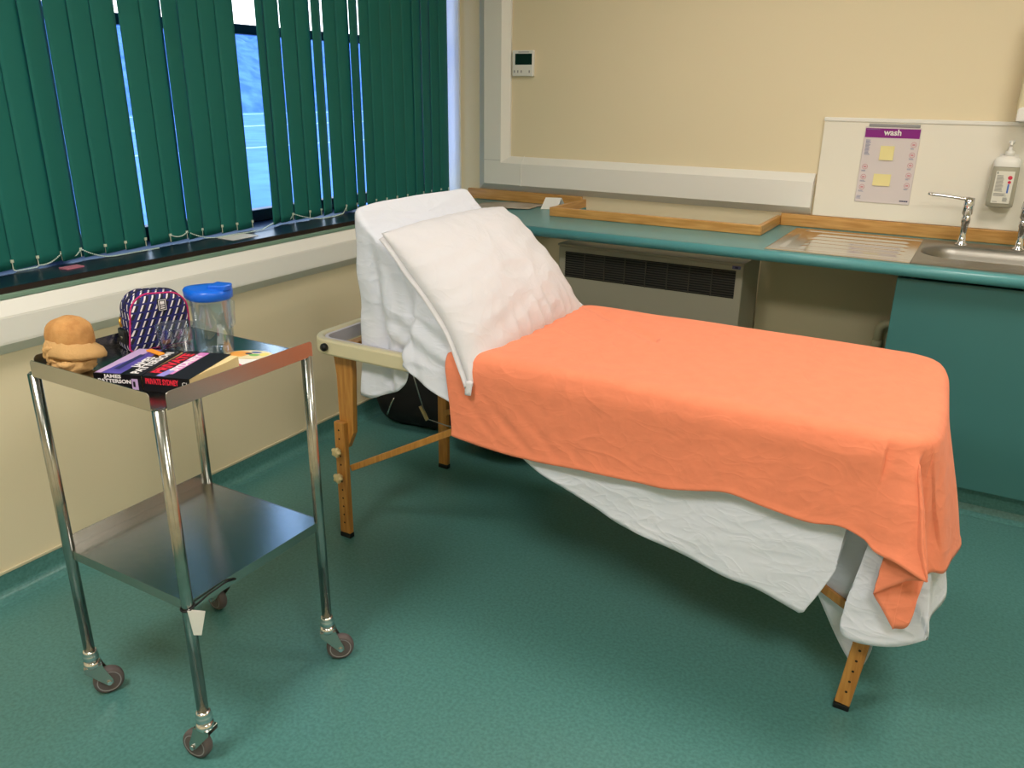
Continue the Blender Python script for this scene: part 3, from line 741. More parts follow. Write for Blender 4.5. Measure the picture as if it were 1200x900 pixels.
def wrinkle(bm, fn):
    bm.normal_update()
    d = [(v, fn(v.co, v.normal)) for v in bm.verts]
    nrm = [v.normal.copy() for v in bm.verts]
    for (v, a), n_ in zip(d, nrm): v.co += n_*a

# ---- bed sheet
ZB = .775
def bz(x):   # top surface height of sheet
    if x < 1.335: return min(1.163, .770+(1.335-x)*(1.158-.770)/(1.335-.872))
    return ZB
def sheet_spine(t):
    x = min(2.38, max(.93, t[0])); return (x, -1.63, bz(x))
yb = -1.948   # near edge of the backrest drape
cols = [
 (1.36, -1.27, ZB, 1.36, -1.25, .62), (1.20, -1.29, bz(1.2), 1.2, -1.265, .66), (1.05, -1.305, bz(1.05), 1.0, -1.285, .70), (.93, -1.31, bz(.93), .93, -1.31, .74),
 (.885, -1.33, 1.155, .87, -1.325, .66), (.862, -1.42, 1.157, .868, -1.42, .60), (.860, -1.60, 1.160, .872, -1.60, .59), (.862, -1.80, 1.160, .868, -1.78, .545), (.868, -1.89, 1.157, .868, -1.90, .55),
 (.885, -1.938, 1.150, .876, -1.938, .552), (.93, yb, bz(.93), .915, -1.945, .548), (.98, yb, bz(.98), .955, -1.940, .562), (1.02, yb, bz(1.02), 1.00, -1.938, .580), (1.06, yb, bz(1.06), 1.045, -1.938, .610),
 (1.10, yb, bz(1.10), 1.075, -1.950, .66), (1.125, yb-.010, bz(1.125), 1.10, -2.008, .712), (1.16, yb-.020, bz(1.16), 1.15, -2.020, .685), (1.21, yb-.034, bz(1.21), 1.205, -2.020, .655), (1.28, -1.985, bz(1.28), 1.27, -2.010, .625), (1.35, -1.985, ZB, 1.345, -2.004, .59),
 (1.45, -1.988, ZB, 1.46, -2.002, .53), (1.55, -1.988, ZB, 1.57, -2.002, .475), (1.68, -1.988, ZB, 1.69, -2.004, .428), (1.80, -1.988, ZB, 1.81, -2.006, .385), (1.95, -1.988, ZB, 1.96, -2.008, .355), (2.08, -1.988, ZB, 2.09, -2.010, .327), (2.20, -1.988, ZB, 2.19, -2.012, .315),
 (2.28, -1.988, ZB, 2.25, -2.018, .300), (2.33, -1.986, ZB, 2.300, -2.022, .288), (2.34, -1.986, ZB, 2.318, -2.022, .287), (2.355, -1.984, ZB, 2.335, -2.020, .315), (2.385, -1.980, ZB, 2.385, -2.000, .43),
 (2.39, -1.976, ZB, 2.345, -1.950, .34), (2.40, -1.973, ZB, 2.33, -1.915, .31), (2.41, -1.97, ZB, 2.40, -1.900, .17), (2.418, -1.966, ZB, 2.452, -1.898, .095), (2.426, -1.964, ZB, 2.466, -1.898, .09), (2.435, -1.962, ZB, 2.485, -1.915, .18), (2.44, -1.958, ZB, 2.47, -1.955, .30), (2.445, -1.955, ZB, 2.415, -1.985, .33),
 (2.455, -1.947, ZB, 2.405, -2.004, .275), (2.462, -1.941, ZB, 2.43, -2.014, .252), (2.47, -1.934, ZB, 2.48, -2.018, .254), (2.478, -1.924, ZB, 2.54, -2.012, .268), (2.484, -1.912, ZB, 2.590, -1.998, .294), (2.487, -1.904, ZB, 2.600, -1.985, .300), (2.490, -1.88, ZB, 2.598, -1.93, .32),
 (2.492, -1.82, ZB, 2.575, -1.85, .34), (2.487, -1.7, ZB, 2.535, -1.70, .42), (2.475, -1.5, ZB, 2.51, -1.5, .5), (2.46, -1.38, ZB, 2.49, -1.38, .52), (2.43, -1.31, ZB, 2.45, -1.29, .54), (2.36, -1.285, ZB, 2.36, -1.262, .56), (1.9, -1.282, ZB, 1.9, -1.262, .6), (1.5, -1.282, ZB, 1.5, -1.262, .62), (1.36, -1.282, ZB, 1.36, -1.262, .62)]
bm = B()
def sfold(s, t, T, H):
    a = .004*math.sin(s*22+1.5*nz(s*3, 0))*t + .004*nz(s*9, t*1.5, 3)*t
    if t > .955: a += .0015
    if T[0] < 1.34 and T[1] < -1.8: a *= .5; a += .006*t*nz(s*16, t*2, 9)
    return a
rows = drape(bm, cols, 620, 34, .018, sfold, sheet_spine, 16)
surf(bm, rows)
def sr(x, y, z=0.0, e=.12): return 1-math.sqrt(noise.noise(Vector((x, y, z)))**2+e*e)*1.6
def sw(co, n):
    a = .0025*nz(co.x*6, co.y*6, co.z*6)
    # creases running down from the backrest edge towards the mattress
    if co.x < 1.36 and co.y < -1.90 and co.z < 1.1:
        u_ = (co.x-.87)*.75+(1.16-co.z)*.65; v_ = (co.x-.87)*.65-(1.16-co.z)*.75
        low = min(1, max(0, (1.12-co.z)/.2))
        a += low*(.013*sr(v_*7, u_*1.6, 1.7) + .006*nz(u_*5, v_*9, 4))
        a += low*.016*math.exp(-((co.x-.945-(1.05-co.z)*.10)/.016)**2)*(1 if co.z > .6 else .4) - low*.012*math.exp(-((co.x-.985-(1.05-co.z)*.10)/.02)**2)
        a += low*.010*math.exp(-((co.x-1.06-(.95-co.z)*.35)/.018)**2)
        # horizontal swag of cloth gathered above the frame rail
        if .72 < co.z < .86 and co.x > .98: a += .006*math.sin((co.z-.72-.45*(1.2-co.x))*80+2*nz(co.x*6, 3))
    if co.y < -1.99 and co.z < .62:
        u_ = co.x*.9+co.z*.5; a += .007*(.4+nz(u_*4, co.z*7-co.x*3, 2))+.004*sr(u_*5, co.z*12-co.x*4, 6)
    a = max(a, -.004) if co.z < .76 and co.x > 1.1 else a
    return a
wrinkle(bm, sw)
for v in bm.verts:
    if 1.27 < v.co.x < 2.25 and v.co.y < -1.9 and v.co.z > .53: v.co.y = max(v.co.y, -2.004)
sheet = obj('bed_sheet', bm, M_cloth, None, smooth=True, solid=.0012, origin=(1.6, -1.63, .76), label='white cotton sheet draped over the couch and raised backrest, hanging below the orange blanket', cat='bed sheet')

# ---- orange blanket
ZK = .788
def bl_spine(t): return (min(2.36, max(1.24, t[0])), -1.62, ZK+.004)
yn = -1.998
cols = [
 (1.255, yn, ZK-.004, 1.285, -2.022, .530), (1.33, yn, ZK, 1.33, -2.024, .526), (1.42, yn, ZK, 1.42, -2.024, .519), (1.49, yn, ZK, 1.49, -2.024, .516), (1.60, yn, ZK, 1.60, -2.026, .519), (1.70, yn, ZK, 1.70, -2.026, .526), (1.82, yn, ZK, 1.82, -2.026, .530), (1.945, yn, ZK, 1.945, -2.028, .535),
 (2.03, yn, ZK, 2.03, -2.030, .552), (2.11, yn, ZK, 2.11, -2.030, .568), (2.20, yn, ZK, 2.20, -2.032, .556), (2.29, yn, ZK, 2.30, -2.036, .546), (2.345, yn, ZK, 2.37, -2.042, .557), (2.385, yn, ZK, 2.425, -2.050, .545), (2.415, -1.995, ZK, 2.455, -2.062, .528), (2.438, -1.99, ZK, 2.50, -2.072, .522),
 (2.450, -1.985, ZK, 2.545, -2.078, .506), (2.456, -1.981, ZK, 2.566, -2.078, .498), (2.459, -1.979, ZK, 2.568, -2.074, .498), (2.466, -1.973, ZK, 2.53, -2.048, .47), (2.472, -1.967, ZK, 2.476, -2.036, .415), (2.474, -1.964, ZK, 2.470, -2.036, .405), (2.480, -1.957, ZK, 2.492, -2.036, .375), (2.486, -1.948, ZK, 2.520, -2.036, .334), (2.488, -1.944, ZK, 2.526, -2.034, .332), (2.491, -1.938, ZK, 2.552, -2.026, .345), (2.496, -1.925, ZK, 2.560, -2.012, .42),
 (2.500, -1.91, ZK, 2.570, -1.985, .468), (2.503, -1.885, ZK, 2.600, -1.955, .462), (2.505, -1.84, ZK, 2.612, -1.90, .470), (2.505, -1.77, ZK, 2.585, -1.80, .468), (2.500, -1.65, ZK, 2.545, -1.66, .46), (2.494, -1.5, ZK, 2.520, -1.50, .47), (2.485, -1.40, ZK, 2.51, -1.39, .49), (2.46, -1.32, ZK, 2.48, -1.29, .50),
 (2.40, -1.275, ZK, 2.41, -1.25, .52), (2.28, -1.266, ZK, 2.28, -1.245, .55), (1.9, -1.266, ZK, 1.9, -1.245, .55), (1.5, -1.266, ZK, 1.5, -1.245, .56), (1.255, -1.266, ZK-.004, 1.255, -1.245, .56)]
def bfold(s, t, T, H):
    if T[1] > -1.5: return 0
    a = .003*nz(s*7, t*2, 1)*t
    if t > .935: a += .0022
    return a
bm = B()
rows = drape(bm, cols, 560, 30, .034, bfold, bl_spine, 22)
surf(bm, rows)
def sr(x, y, z=0.0, e=.12):   # soft ridge, 0..1
    return 1-math.sqrt(noise.noise(Vector((x, y, z)))**2+e*e)*1.6
def bw(co, n):
    a = .0015*nz(co.x*5, co.y*5, co.z*5)
    side = max(0, min(1, (.775-co.z)/.08))
    if co.y < -1.95:
        dx, dz = co.x-1.26, .90-co.z; rr = math.hypot(dx, dz); an = math.atan2(dz, dx)
        g = math.exp(-((dx-.13)/.16)**2)*side
        q_ = (co.x-1.27)-.75*(.78-co.z)-1.1*(.78-co.z)**2; a += side*math.exp(-((q_-.06)/.13)**2)*.022*min(1, max(0, (co.z-.515)/.10))*(.55+.9*abs(nz(q_*9, 3)))*(.5+.5*math.sin(q_*70+3.0*nz(co.x*5, co.z*4, 1)))**2.4
        w2 = side*(1-.7*g)*min(1, max(0, (co.z-.50)/.06))
        a += w2*(.009*(.5+nz(co.x*2.2+co.z*2.5, co.z*3-co.x*1.0, 8)) + .004*sr(co.x*4-co.z*5, co.z*8+co.x*2.5, 3))
        if co.x > 2.25: a += .006*side*(.5+.5*math.sin((co.x-2.25)*34+co.z*4))*min(1, (co.x-2.25)/.1)*(1 if co.x < 2.5 else 0)
    if co.z > .77:
        a += .0025*nz(co.x*3.2, co.y*4, 2) + .002*sr(co.x*2+co.y*1.2, co.y*5, 5)
        d = (co.x-1.36)*.62+(co.y+1.30)*.78
        if co.x < 1.75: a += .006*math.exp(-(d/.018)**2)
    return a
wrinkle(bm, bw)
for v in bm.verts:
    if v.co.x > 1.2 and v.co.y < -1.9 and v.co.x < 2.44:
        lim = -2.000-.012*sst((.785-v.co.z)/.07)
        s_ = .005; y_ = lim-s_*math.log(1+math.exp(min(40, (lim-v.co.y)/s_))); w_ = sst((.785-v.co.z)/.05); v.co.y += (y_-v.co.y)*w_
obj('orange_blanket', bm, M_orange, None, smooth=True, solid=.003, origin=(1.9, -1.63, ZK), label='thin orange blanket spread over the foot half of the couch', cat='blanket')

# ---- pillow
def pillow():
    bm = B(); nu, nv = 96, 72; a, b = .345, .245
    side = []
    for sgn in (1, -1):
        rows = []
        for i in range(nu+1):
            u = -1+2*i/nu; row = []
            for j in range(nv+1):
                v = -1+2*j/nv
                x = a*u*(1+.03*(1-v*v)*(1 if u > 0 else .3)); y = b*v*(1+(.03 if v > 0 else -.02)*(1-u*u))
                e_ = max(0, (1-abs(u)**2.4))**.55*max(0, (1-abs(v)**2.2))**.55
                th = (.100 if sgn > 0 else .045)*e_
                edge = 1-e_
                w = .010*e_**.5*(nz(u*1.6, v*1.6, 5)) + .007*e_**.5*sr(u*2.2+v*1.6, v*3.2-u*1.2, 2)
                pk = .012*math.exp(-((1-abs(v))/.32)**2)*math.sin(u*30+v*5+2.5*nz(u*3, 1))*(1-abs(u)*.6)*(1 if v < 0 else .25)*e_**.4
                pk += .003*math.exp(-((1-abs(u))/.2)**2)*math.sin(v*20)*e_**.4
                z = sgn*th + (w+pk)*(1 if sgn > 0 else .2)
                row.append((x, y, z))
            rows.append(row)
        side.append(rows)
    T_ = {}
    def vv(p, key):
        if key not in T_: T_[key] = bm.verts.new(p)
        return T_[key]
    for s, rows in enumerate(side):
        V = []
        for i, row in enumerate(rows):
            r_ = []
            for j, p in enumerate(row):
                bd_ = i in (0, nu) or j in (0, nv)
                r_.append(vv((p[0], p[1], 0 if bd_ else p[2]), (i, j, 0 if bd_ else s)))
            V.append(r_)
        for A, B_ in zip(V[:-1], V[1:]):
            for k in range(nv): bm.faces.new([A[k], A[k+1], B_[k+1], B_[k]] if s else [A[k+1], A[k], B_[k], B_[k+1]])
    return bm
ps = Vector((.69, 0, -.724)).normalized(); py = Vector((0, 1, 0)); pn = py.cross(-ps); pn = pn if pn.z > 0 else -pn
pm = Matrix((py, -ps, pn)).transposed().to_4x4(); pm.translation = Vector((1.205, -1.655, .925))
pil = root('pillow', 'plump white pillow leaning on the raised backrest', 'pillow', (1.2, -1.655, .9))
bm = pillow()
for v in bm.verts:
    # droop of the near lower corner, slight twist
    u, w = v.co.x/.345, v.co.y/.245
    v.co = pm @ v.co
    k = max(0, -u)**2*max(0, -w)**2
    v.co.z -= .055*k; v.co.y -= .03*k; v.co.x -= .02*k
    k2 = max(0, u)**2*max(0, -w)**2; v.co.z += .01*k2
obj('pillowcase', bm, M_pillow, pil, smooth=True)
# open hem of the pillowcase along the near end
bm = B(); rows = []
for k in range(4):
    row = []
    for j in range(50):
        v = -.96+1.92*j/49; q = pm @ Vector((-.345*(1+.009*(1-v*v))+.004 - .004*k, .245*v, -.004*k + .0015*math.sin(v*11)))
        kk = max(0, -v)**2; q.z -= .055*kk; q.x -= .02*kk; q.y -= .03*kk
        row.append(bm.verts.new(q))
    rows.append(row)
grid_faces(bm, rows); obj('pillowcase_hem', bm, M_pillow, pil, smooth=True, solid=.003)
bm = B(); q0 = pm @ Vector((-.333, -.235, 0)); q0 += Vector((-.018, -.030, -.040)); rows = []
for k in range(6):
    t = k/5; w = .014*(1-.25*t)
    rows.append([bm.verts.new(q0+Vector((math.cos(a_)*w, -.006-.006*t+math.sin(a_)*.005, -.040*t))) for a_ in np.linspace(0, 2*math.pi, 10, endpoint=False)])
grid_faces(bm, rows, wrap=True); bm.faces.new(rows[-1]); bm.faces.new(rows[0]); obj('pillowcase_corner', bm, M_pillow, pil, smooth=True)

# ---- black bags on the floor under the couch, by the wall
def softbag(name, x0, x1, y0, y1, z1, label, seed):
    r = root(name, label, 'bag', ((x0+x1)/2, (y0+y1)/2, 0))
    bm = B(); bmesh.ops.create_icosphere(bm, subdivisions=4, radius=1)
    cx, cy, cz_ = (x0+x1)/2, (y0+y1)/2, z1/2
    for v in bm.verts:
        c = v.co; p = 3.2
        l = (abs(c.x)**p+abs(c.y)**p+abs(c.z)**p)**(1/p); c = c/l
        k = 1+.07*nz(c.x*2+seed, c.y*2, c.z*2)
        v.co = Vector((cx+c.x*k*(x1-x0)/2*(1-.12*max(0, c.z)), cy+c.y*k*(y1-y0)/2, max(.0, cz_+c.z*k*z1/2)))
    obj('bag_body', bm, M_bagk, r, smooth=True)
    bm = B(); tube(bm, [(x0+.13+.10*t*(x1-x0), y0-.004-.004*math.sin(3*t), .07+.09*t) for t in np.linspace(0, 1, 8)], .004, 8)
    obj('zip', bm, M_zinc, r, smooth=True)
    bm = B(); tube(bm, [(cx-.08, cy, z1*.95), (cx-.07, cy-.01, z1+.05), (cx+.05, cy-.01, z1+.055), (cx+.08, cy, z1*.95)], .010, 10); obj('handle', bm, M_bagk, r, smooth=True)
softbag('rucksack', .17, .60, -1.10, -.78, .34, 'black rucksack on the floor under the backrest end of the couch', 1)
softbag('holdall', .68, 1.12, -1.16, -.80, .30, 'black holdall on the floor half hidden behind the orange blanket', 5)

# ------------------------------------------------------------ steel trolley
trl = root('steel_trolley', 'stainless steel two-shelf trolley on grey castors in front of the window wall', 'trolley', (.97, -2.69, 0))
TX0, TX1, TY0, TY1 = .745, 1.190, -2.907, -2.468
TZ = .892; RIM = .925
bm = B(); box(bm, TX0+.004, TX1-.004, TY0+.004, TY1-.001, TZ-.003, TZ); obj('top_tray', bm, M_steelx, trl)
def rimstrip(bm, p, q, z0, z1, th=.0015, r=.010):
    p, q = Vector(p), Vector(q); t = (q-p); L_ = t.length; t.normalize(); n_ = Vector((-t.y, t.x, 0))
    poly = [(0, z0)] + [(r-r*math.cos(a), z1-r+r*math.sin(a)) for a in np.linspace(0, math.pi/2, 6)] + [(L_-r+r*math.sin(a), z1-r+r*math.cos(a)) for a in np.linspace(0, math.pi/2, 6)] + [(L_, z0)]
    prism(bm, poly, lambda u, v, w: tuple(p+t*u+n_*w+Vector((0, 0, v))), 0, th)
g = .022
for a, b in (((TX0+g, TY0), (TX1-g, TY0)), ((TX1, TY0+g), (TX1, TY1-.002)), ((TX0, TY1-g), (TX0, TY0+g))):
    bm = B(); rimstrip(bm, (a[0], a[1], 0), (b[0], b[1], 0), TZ-.006, RIM); obj('tray_rim', bm, M_steel, trl, bev=.0006)
bm = B(); rimstrip(bm, (TX1-.01, TY1, 0), (TX0+.01, TY1, 0), TZ-.022, TZ+.0005, r=.001); obj('folded_edge', bm, M_steel, trl)
SZ = .437
bm = B(); box(bm, TX0+.01, TX1-.01, TY0+.01, TY1-.01, SZ-.002, SZ); obj('lower_shelf', bm, M_steelx, trl)
bm = B(); rimstrip(bm, (TX0+.008, TY1-.012, 0), (TX0+.008, TY0+.012, 0), SZ-.005, SZ+.032, r=.004); obj('shelf_upstand', bm, M_steel, trl)
for a, b in (((TX0+.01, TY0+.008), (TX1-.01, TY0+.008)), ((TX1-.008, TY0+.012), (TX1-.008, TY1-.012)), ((TX1-.01, TY1-.008), (TX0+.01, TY1-.008))):
    bm = B(); rimstrip(bm, (a[0], a[1], 0), (b[0], b[1], 0), SZ-.024, SZ+.0005, r=.001); obj('shelf_edge', bm, M_steel, trl)
def caster(cx, cy, tx, ty, par):
    t = Vector((tx, ty, 0)).normalized(); s = Vector((-t.y, t.x, 0)); wc = Vector((cx, cy, .0375))+t*.030
    bm = B(); lathe(bm, [(.0145, .112), (.0185, .114), (.0195, .122), (.0185, .128), (.0165, .132), (.0175, .137), (.0145, .142)], (cx, cy, 0), 24); lathe(bm, [(.0, .092), (.019, .092), (.021, .098), (.021, .106), (.014, .112), (0, .112)], (cx, cy, 0), 24)
    co = obj('castor', bm, M_chrome, par, smooth=True)
    bm = B()
    for sg in (-1, 1):
        pts = [(-.021, .098), (.021, .098), (.024, .085), (.040, .045), (.040, .034), (.031, .028), (.022, .034), (-.008, .070), (-.021, .085)]
        c0 = Vector((cx, cy, 0)); prism(bm, pts, lambda u, v, w: tuple(c0+t*u+s*(w)+Vector((0, 0, v))), sg*.0165-.001, sg*.0165+.001)
    box(bm, -.021, .021, -.0175, .0175, .0955, .0985, Matrix((t, s, Vector((0, 0, 1)))).transposed().to_4x4() if False else frame_mx((cx, cy, 0), t, s))
    obj('fork', bm, M_zinc, co, bev=.0006)
    # wheel, axle along s
    mx = Matrix((t, Vector((0, 0, 1)), s)).transposed().to_4x4(); mx.translation = Vector((0, 0, 0))
    bm = B(); lathe(bm, [(.027, -.0125), (.033, -.0125), (.0365, -.008), (.0375, 0), (.0365, .008), (.033, .0125), (.027, .0125)], wc, 32, mx=mx); w_ = obj('wheel', bm, M_rubber, co, smooth=True)
    bm = B(); lathe(bm, [(0, -.013), (.008, -.013), (.012, -.009), (.022, -.009), (.027, -.0128), (.029, -.0128), (.029, .0128), (.027, .0128), (.022, .009), (.012, .009), (.008, .013), (0, .013)], wc, 28, mx=mx); obj('wheel_hub', bm, M_hub, co, smooth=False)
    bm = B(); lathe(bm, [(0, -.0215), (.006, -.0215), (.006, -.018), (.003, -.018), (.003, .018), (.006, .018), (.006, .0215), (0, .0215)], wc, 12, mx=mx); obj('axle_bolt', bm, M_chrome, co)
for (x, y, tx, ty) in ((TX1-.012, TY0+.010, -.95, -.15), (TX0+.012, TY0+.010, .47, .88), (TX1-.012, TY1-.012, .7, .7), (TX0+.012, TY1-.012, -.99, .13)):
    bm = B(); tube(bm, [(x, y, .138), (x, y, TZ-.0035)], .0132, 24)
    lg = obj('leg', bm, M_tube, trl, smooth=True)
    # castor pieces hang on the trolley as parts
    caster(x, y, tx, ty, trl)
fx, fy = TX1-.012, TY0+.010
bm = B(); tube(bm, [(fx+.0145*math.cos(a), fy+.0145*math.sin(a), .425+.004*math.sin(a)) for a in np.linspace(0, 2*math.pi, 20, endpoint=False)], .0022, 8, closed=True)
tube(bm, [(fx+.012, fy+.01, .425), (fx+.008, fy+.05, .430), (fx+.009, fy+.10, .434), (fx+.006, fy+.13, .424)], .0022, 8)
tie = root('tag_tie', None, None) if False else None
obj('black_cord', bm, M_black, trl, smooth=True)
bm = B(); p = Vector((fx+.012, fy-.008, .427)); d = Vector((.50, .86, 0)).normalized(); dn = Vector((0, 0, -1))
for off, rot_ in ((0, 0), (.0022, .004)):
    q = [p+Vector((0, -off, 0)), p+d*.034+dn*.016, p+d*.020+dn*.072, p+d*.004+dn*.066]
    vs = [bm.verts.new(v+Vector((off, -off, 0))) for v in q]; bm.faces.new(vs)
obj('asset_tag', bm, M_paper, None, solid=.0008, label='small white paper tag tied to the front leg of the steel trolley', cat='tag', origin=p)

# ------------------------------------------------------------ things on the trolley
Z = TZ+.0008
def local(ox, oy, ang, z=Z): return frame_mx((ox, oy, z), (math.cos(R(ang)), math.sin(R(ang)), 0), (-math.sin(R(ang)), math.cos(R(ang)), 0))
M_pages = mat('book_pages', (226, 202, 150), .8)
def book(name, label, ox, oy, ang, w, d, th, cover):
    r = root(name, label, 'book', (ox, oy, Z), group=None); mx = local(ox, oy, ang)
    bm = B(); box(bm, .001, w-.002, .0005, d-.001, .0012, th-.0012, mx); obj('pages', bm, M_pages, r)
    bm = B(); box(bm, 0, w, -.0008, d, 0, .001, mx); box(bm, 0, w, -.0008, d, th-.001, th, mx); box(bm, 0, w, -.0012, 0.0002, 0, th, mx); obj('cover', bm, cover, r)
    return r, mx
M_c1 = mat('cover_violet', (96, 84, 158), .35, rgb2=(52, 44, 100), nscale=16); M_blk = mat('cover_black', (14, 13, 18), .35)
w1, d1, t1 = .108, .172, .034
b1, mx1 = book('paperback_book', 'violet and black paperback at the left, its spine reading a name in white capitals', .968, -2.889, 22, w1, d1, t1, M_blk)
def decal(par, mx, name, m, x0, x1, y0, y1, th, poly=None, dz=.0003):
    bm = B()
    if poly: prism(bm, poly, lambda u, v, w: tuple(mx @ Vector((u, v, w))), th+.00005, th+dz)
    else: box(bm, x0, x1, y0, y1, th+.00005, th+dz, mx)
    return obj(name, bm, m, par)
M_lil = mat('lilac_print', (188, 160, 205), .35); M_vio = mat('violet_print', (92, 80, 168), .35, rgb2=(70, 60, 140), nscale=30)
decal(b1, mx1, 'cover_picture', M_vio, .002, .060, .003, d1-.003, t1)
decal(b1, mx1, 'cover_sky', M_lil, 0, 0, 0, 0, t1, poly=[(.002, .003), (.016, .003), (.020, .06), (.030, .11), (.040, d1-.003), (.002, d1-.003)], dz=.0005)
def covtxt(par, mx, s, size, m, x, y, th, sxy=(1, 1), bold=0, rot=90, name='title_lettering'):
    return text(name, s, size, m, mx @ Matrix.Translation((x, y, th+.0006)) @ Matrix.Rotation(R(rot), 4, 'Z'), par, sxy=sxy, bold=bold)
M_wink = mat('white_ink', (235, 230, 232), .4)
covtxt(b1, mx1, 'JAMES', .026, M_wink, .066, .082, t1, sxy=(1, 1), bold=.0006)
covtxt(b1, mx1, 'PATTERSON', .026, M_wink, .088, .082, t1, sxy=(1.02, 1), bold=.0006)
decal(b1, mx1, 'author_line', M_navy, .028, .040, .03, .13, t1, dz=.0006)
def spine_mx(mx): return mx @ Matrix.Translation((0, -.0016, 0)) @ Matrix.Rotation(R(90), 4, 'X')
smx = spine_mx(mx1)
text('spine_lettering', 'JAMES', .0125, M_wink, smx @ Matrix.Translation((.044, .0288, 0)), b1, bold=.0004, sxy=(1.15, .85))
text('spine_lettering', 'PATTERSON', .0125, M_wink, smx @ Matrix.Translation((.047, .0182, 0)), b1, bold=.0004, sxy=(1.08, .9))
bm = B(); box(bm, .086, .100, .002, .026, 0, .0003, smx); obj('spine_picture', bm, M_lil, b1)
bm = B(); box(bm, .089, .094, .008, .020, .0003, .0006, smx); obj('spine_mark', bm, M_blk, b1)
w2, d2, t2 = .108, .172, .034
b2, mx2 = book('paperback_book', 'black paperback with red and pink title lettering at the near corner of the trolley', 1.0695, -2.8475, 19.5, w2, d2, t2, M_blk)
decal(b2, mx2, 'cover_band', mat('pink_violet_print', (196, 110, 190), .35, rgb2=(225, 150, 200), nscale=25), .036, .058, .02, d2-.004, t2)
decal(b2, mx2, 'cover_flash', mat('blue_violet_print', (150, 140, 215), .35), 0, 0, 0, 0, t2, poly=[(.03, .004), (.048, .004), (.052, .04), (.034, .05)], dz=.0005)
M_red = mat('red_title_ink', (225, 40, 62), .4)
covtxt(b2, mx2, 'PRIVATE', .034, M_red, .020, .086, t2, sxy=(1.05, 1), bold=.0012)
covtxt(b2, mx2, 'SYDNEY', .026, M_wink, .047, .094, t2, sxy=(1.15, 1), bold=.0006)
smx = spine_mx(mx2)
text('spine_lettering', 'PRIVATE SYDNEY', .0135, M_red, smx @ Matrix.Translation((.045, .0225, 0)), b2, bold=.0004, sxy=(.72, 1.25))
text('publisher_mark', 'CJ', .013, M_wink, smx @ Matrix.Translation((.097, .021, 0)), b2)
# curled page block on the open side
bm = B(); prism(bm, [(w2-.002, .002), (w2+.004, .06), (w2+.016, .12), (w2+.020, d2-.004), (w2-.002, d2-.002)], lambda u, v, w: tuple(mx2 @ Vector((u, v, w))), .001, t2-.002); obj('curled_pages', bm, M_pages, b2)
# orange pencil sharpener-like card on the violet book
bm = B(); mo = mx1 @ Matrix.Translation((.030, .150, t1+.001)) @ Matrix.Rotation(R(-28), 4, 'Z'); box(bm, 0, .052, 0, .014, 0, .004, mo); obj('orange_ticket', bm, mat('orange_card', (236, 150, 44), .45), None, bev=.001, label='small orange strip lying on the violet book next to the clear cup', cat='ticket', origin=tuple(mo.translation))

# wash bag
wb = root('wash_bag', 'navy zipped wash bag with white dash pattern and pink piping', 'wash bag', (.86, -2.64, Z))
def mat_dash():
    m = bpy.data.materials.new('navy_dash_fabric'); m.use_nodes = True; n = m.node_tree.nodes; l = m.node_tree.links; p = n['Principled BSDF']
    p.inputs['Roughness'].default_value = .7
    uv = n.new('ShaderNodeUVMap'); uv.uv_map = 'UVMap'; sp = n.new('ShaderNodeSeparateXYZ'); l.new(uv.outputs[0], sp.inputs[0])
    def math_(op, a, b=None, c=None):
        q = n.new('ShaderNodeMath'); q.operation = op
        for i, v in enumerate((a, b, c)):
            if v is None: continue
            if isinstance(v, (int, float)): q.inputs[i].default_value = v
            else: l.new(v, q.inputs[i])
        return q.outputs[0]
    U, V = sp.outputs[0], sp.outputs[1]
    row = math_('FLOOR', math_('MULTIPLY', V, 52.0)); fv = math_('FRACT', math_('MULTIPLY', V, 52.0))
    sh = math_('MULTIPLY', math_('MODULO', row, 2.0), .5)
    uu = math_('ADD', math_('MULTIPLY', U, 56.0), sh)
    uu2 = math_('SUBTRACT', uu, math_('MULTIPLY', fv, .55)); fu = math_('FRACT', uu2)
    inx = math_('MULTIPLY', math_('GREATER_THAN', fu, .34), math_('LESS_THAN', fu, .56)); iny = math_('MULTIPLY', math_('GREATER_THAN', fv, .12), math_('LESS_THAN', fv, .88))
    f = math_('MULTIPLY', inx, iny)
    ins = math_('MULTIPLY', math_('GREATER_THAN', fu, .58), math_('LESS_THAN', fu, .92)); f2 = math_('MULTIPLY', ins, iny)
    m1 = n.new('ShaderNodeMix'); m1.data_type = 'RGBA'; m1.inputs[6].default_value = lin((26, 26, 100)); m1.inputs[7].default_value = lin((14, 14, 34)); l.new(f2, m1.inputs[0])
    m2 = n.new('ShaderNodeMix'); m2.data_type = 'RGBA'; m2.inputs[7].default_value = lin((228, 220, 222)); l.new(m1.outputs[2], m2.inputs[6]); l.new(f, m2.inputs[0])
    l.new(m2.outputs[2], p.inputs['Base Color']); return m
M_dash = mat_dash()
wmx = local(.828, -2.702, 74)
def bag_outline(n=60, W=.152, H=.138, r=.048):
    pts = []
    for cx, cz_, a0, rr in ((W-r, H-r-.004, 0, r), (r+.012, H-r, 90, r), (.012, .012, 180, .012), (W-.012, .012, 270, .012)):
        for k in range(n//4): a = R(a0+90*k/(n//4-1)); pts.append((cx+rr*math.cos(a), cz_+rr*math.sin(a)))
    return pts
OUT = bag_outline(); cxo, czo = .075, .070
bm = B(); rings = []
DB = .078
def shrink(k): return [(cxo+(x-cxo)*k, czo+(z-czo)*k) for x, z in OUT]
spec = [(0.0, .004, -1), (.55, -.0035, 0), (.85, -.002, 0), (.955, .003, 0), (1.0, .010, 0), (1.02, DB*.5, 0), (1.0, DB-.010, 0), (.955, DB-.003, 0), (.6, DB+.002, 0), (0.0, DB+.002, 0)]
for k, y, _ in spec[1:-1]:
    rings.append([bm.verts.new(wmx @ Vector((x, y, max(.0005, z)))) for x, z in shrink(k)])
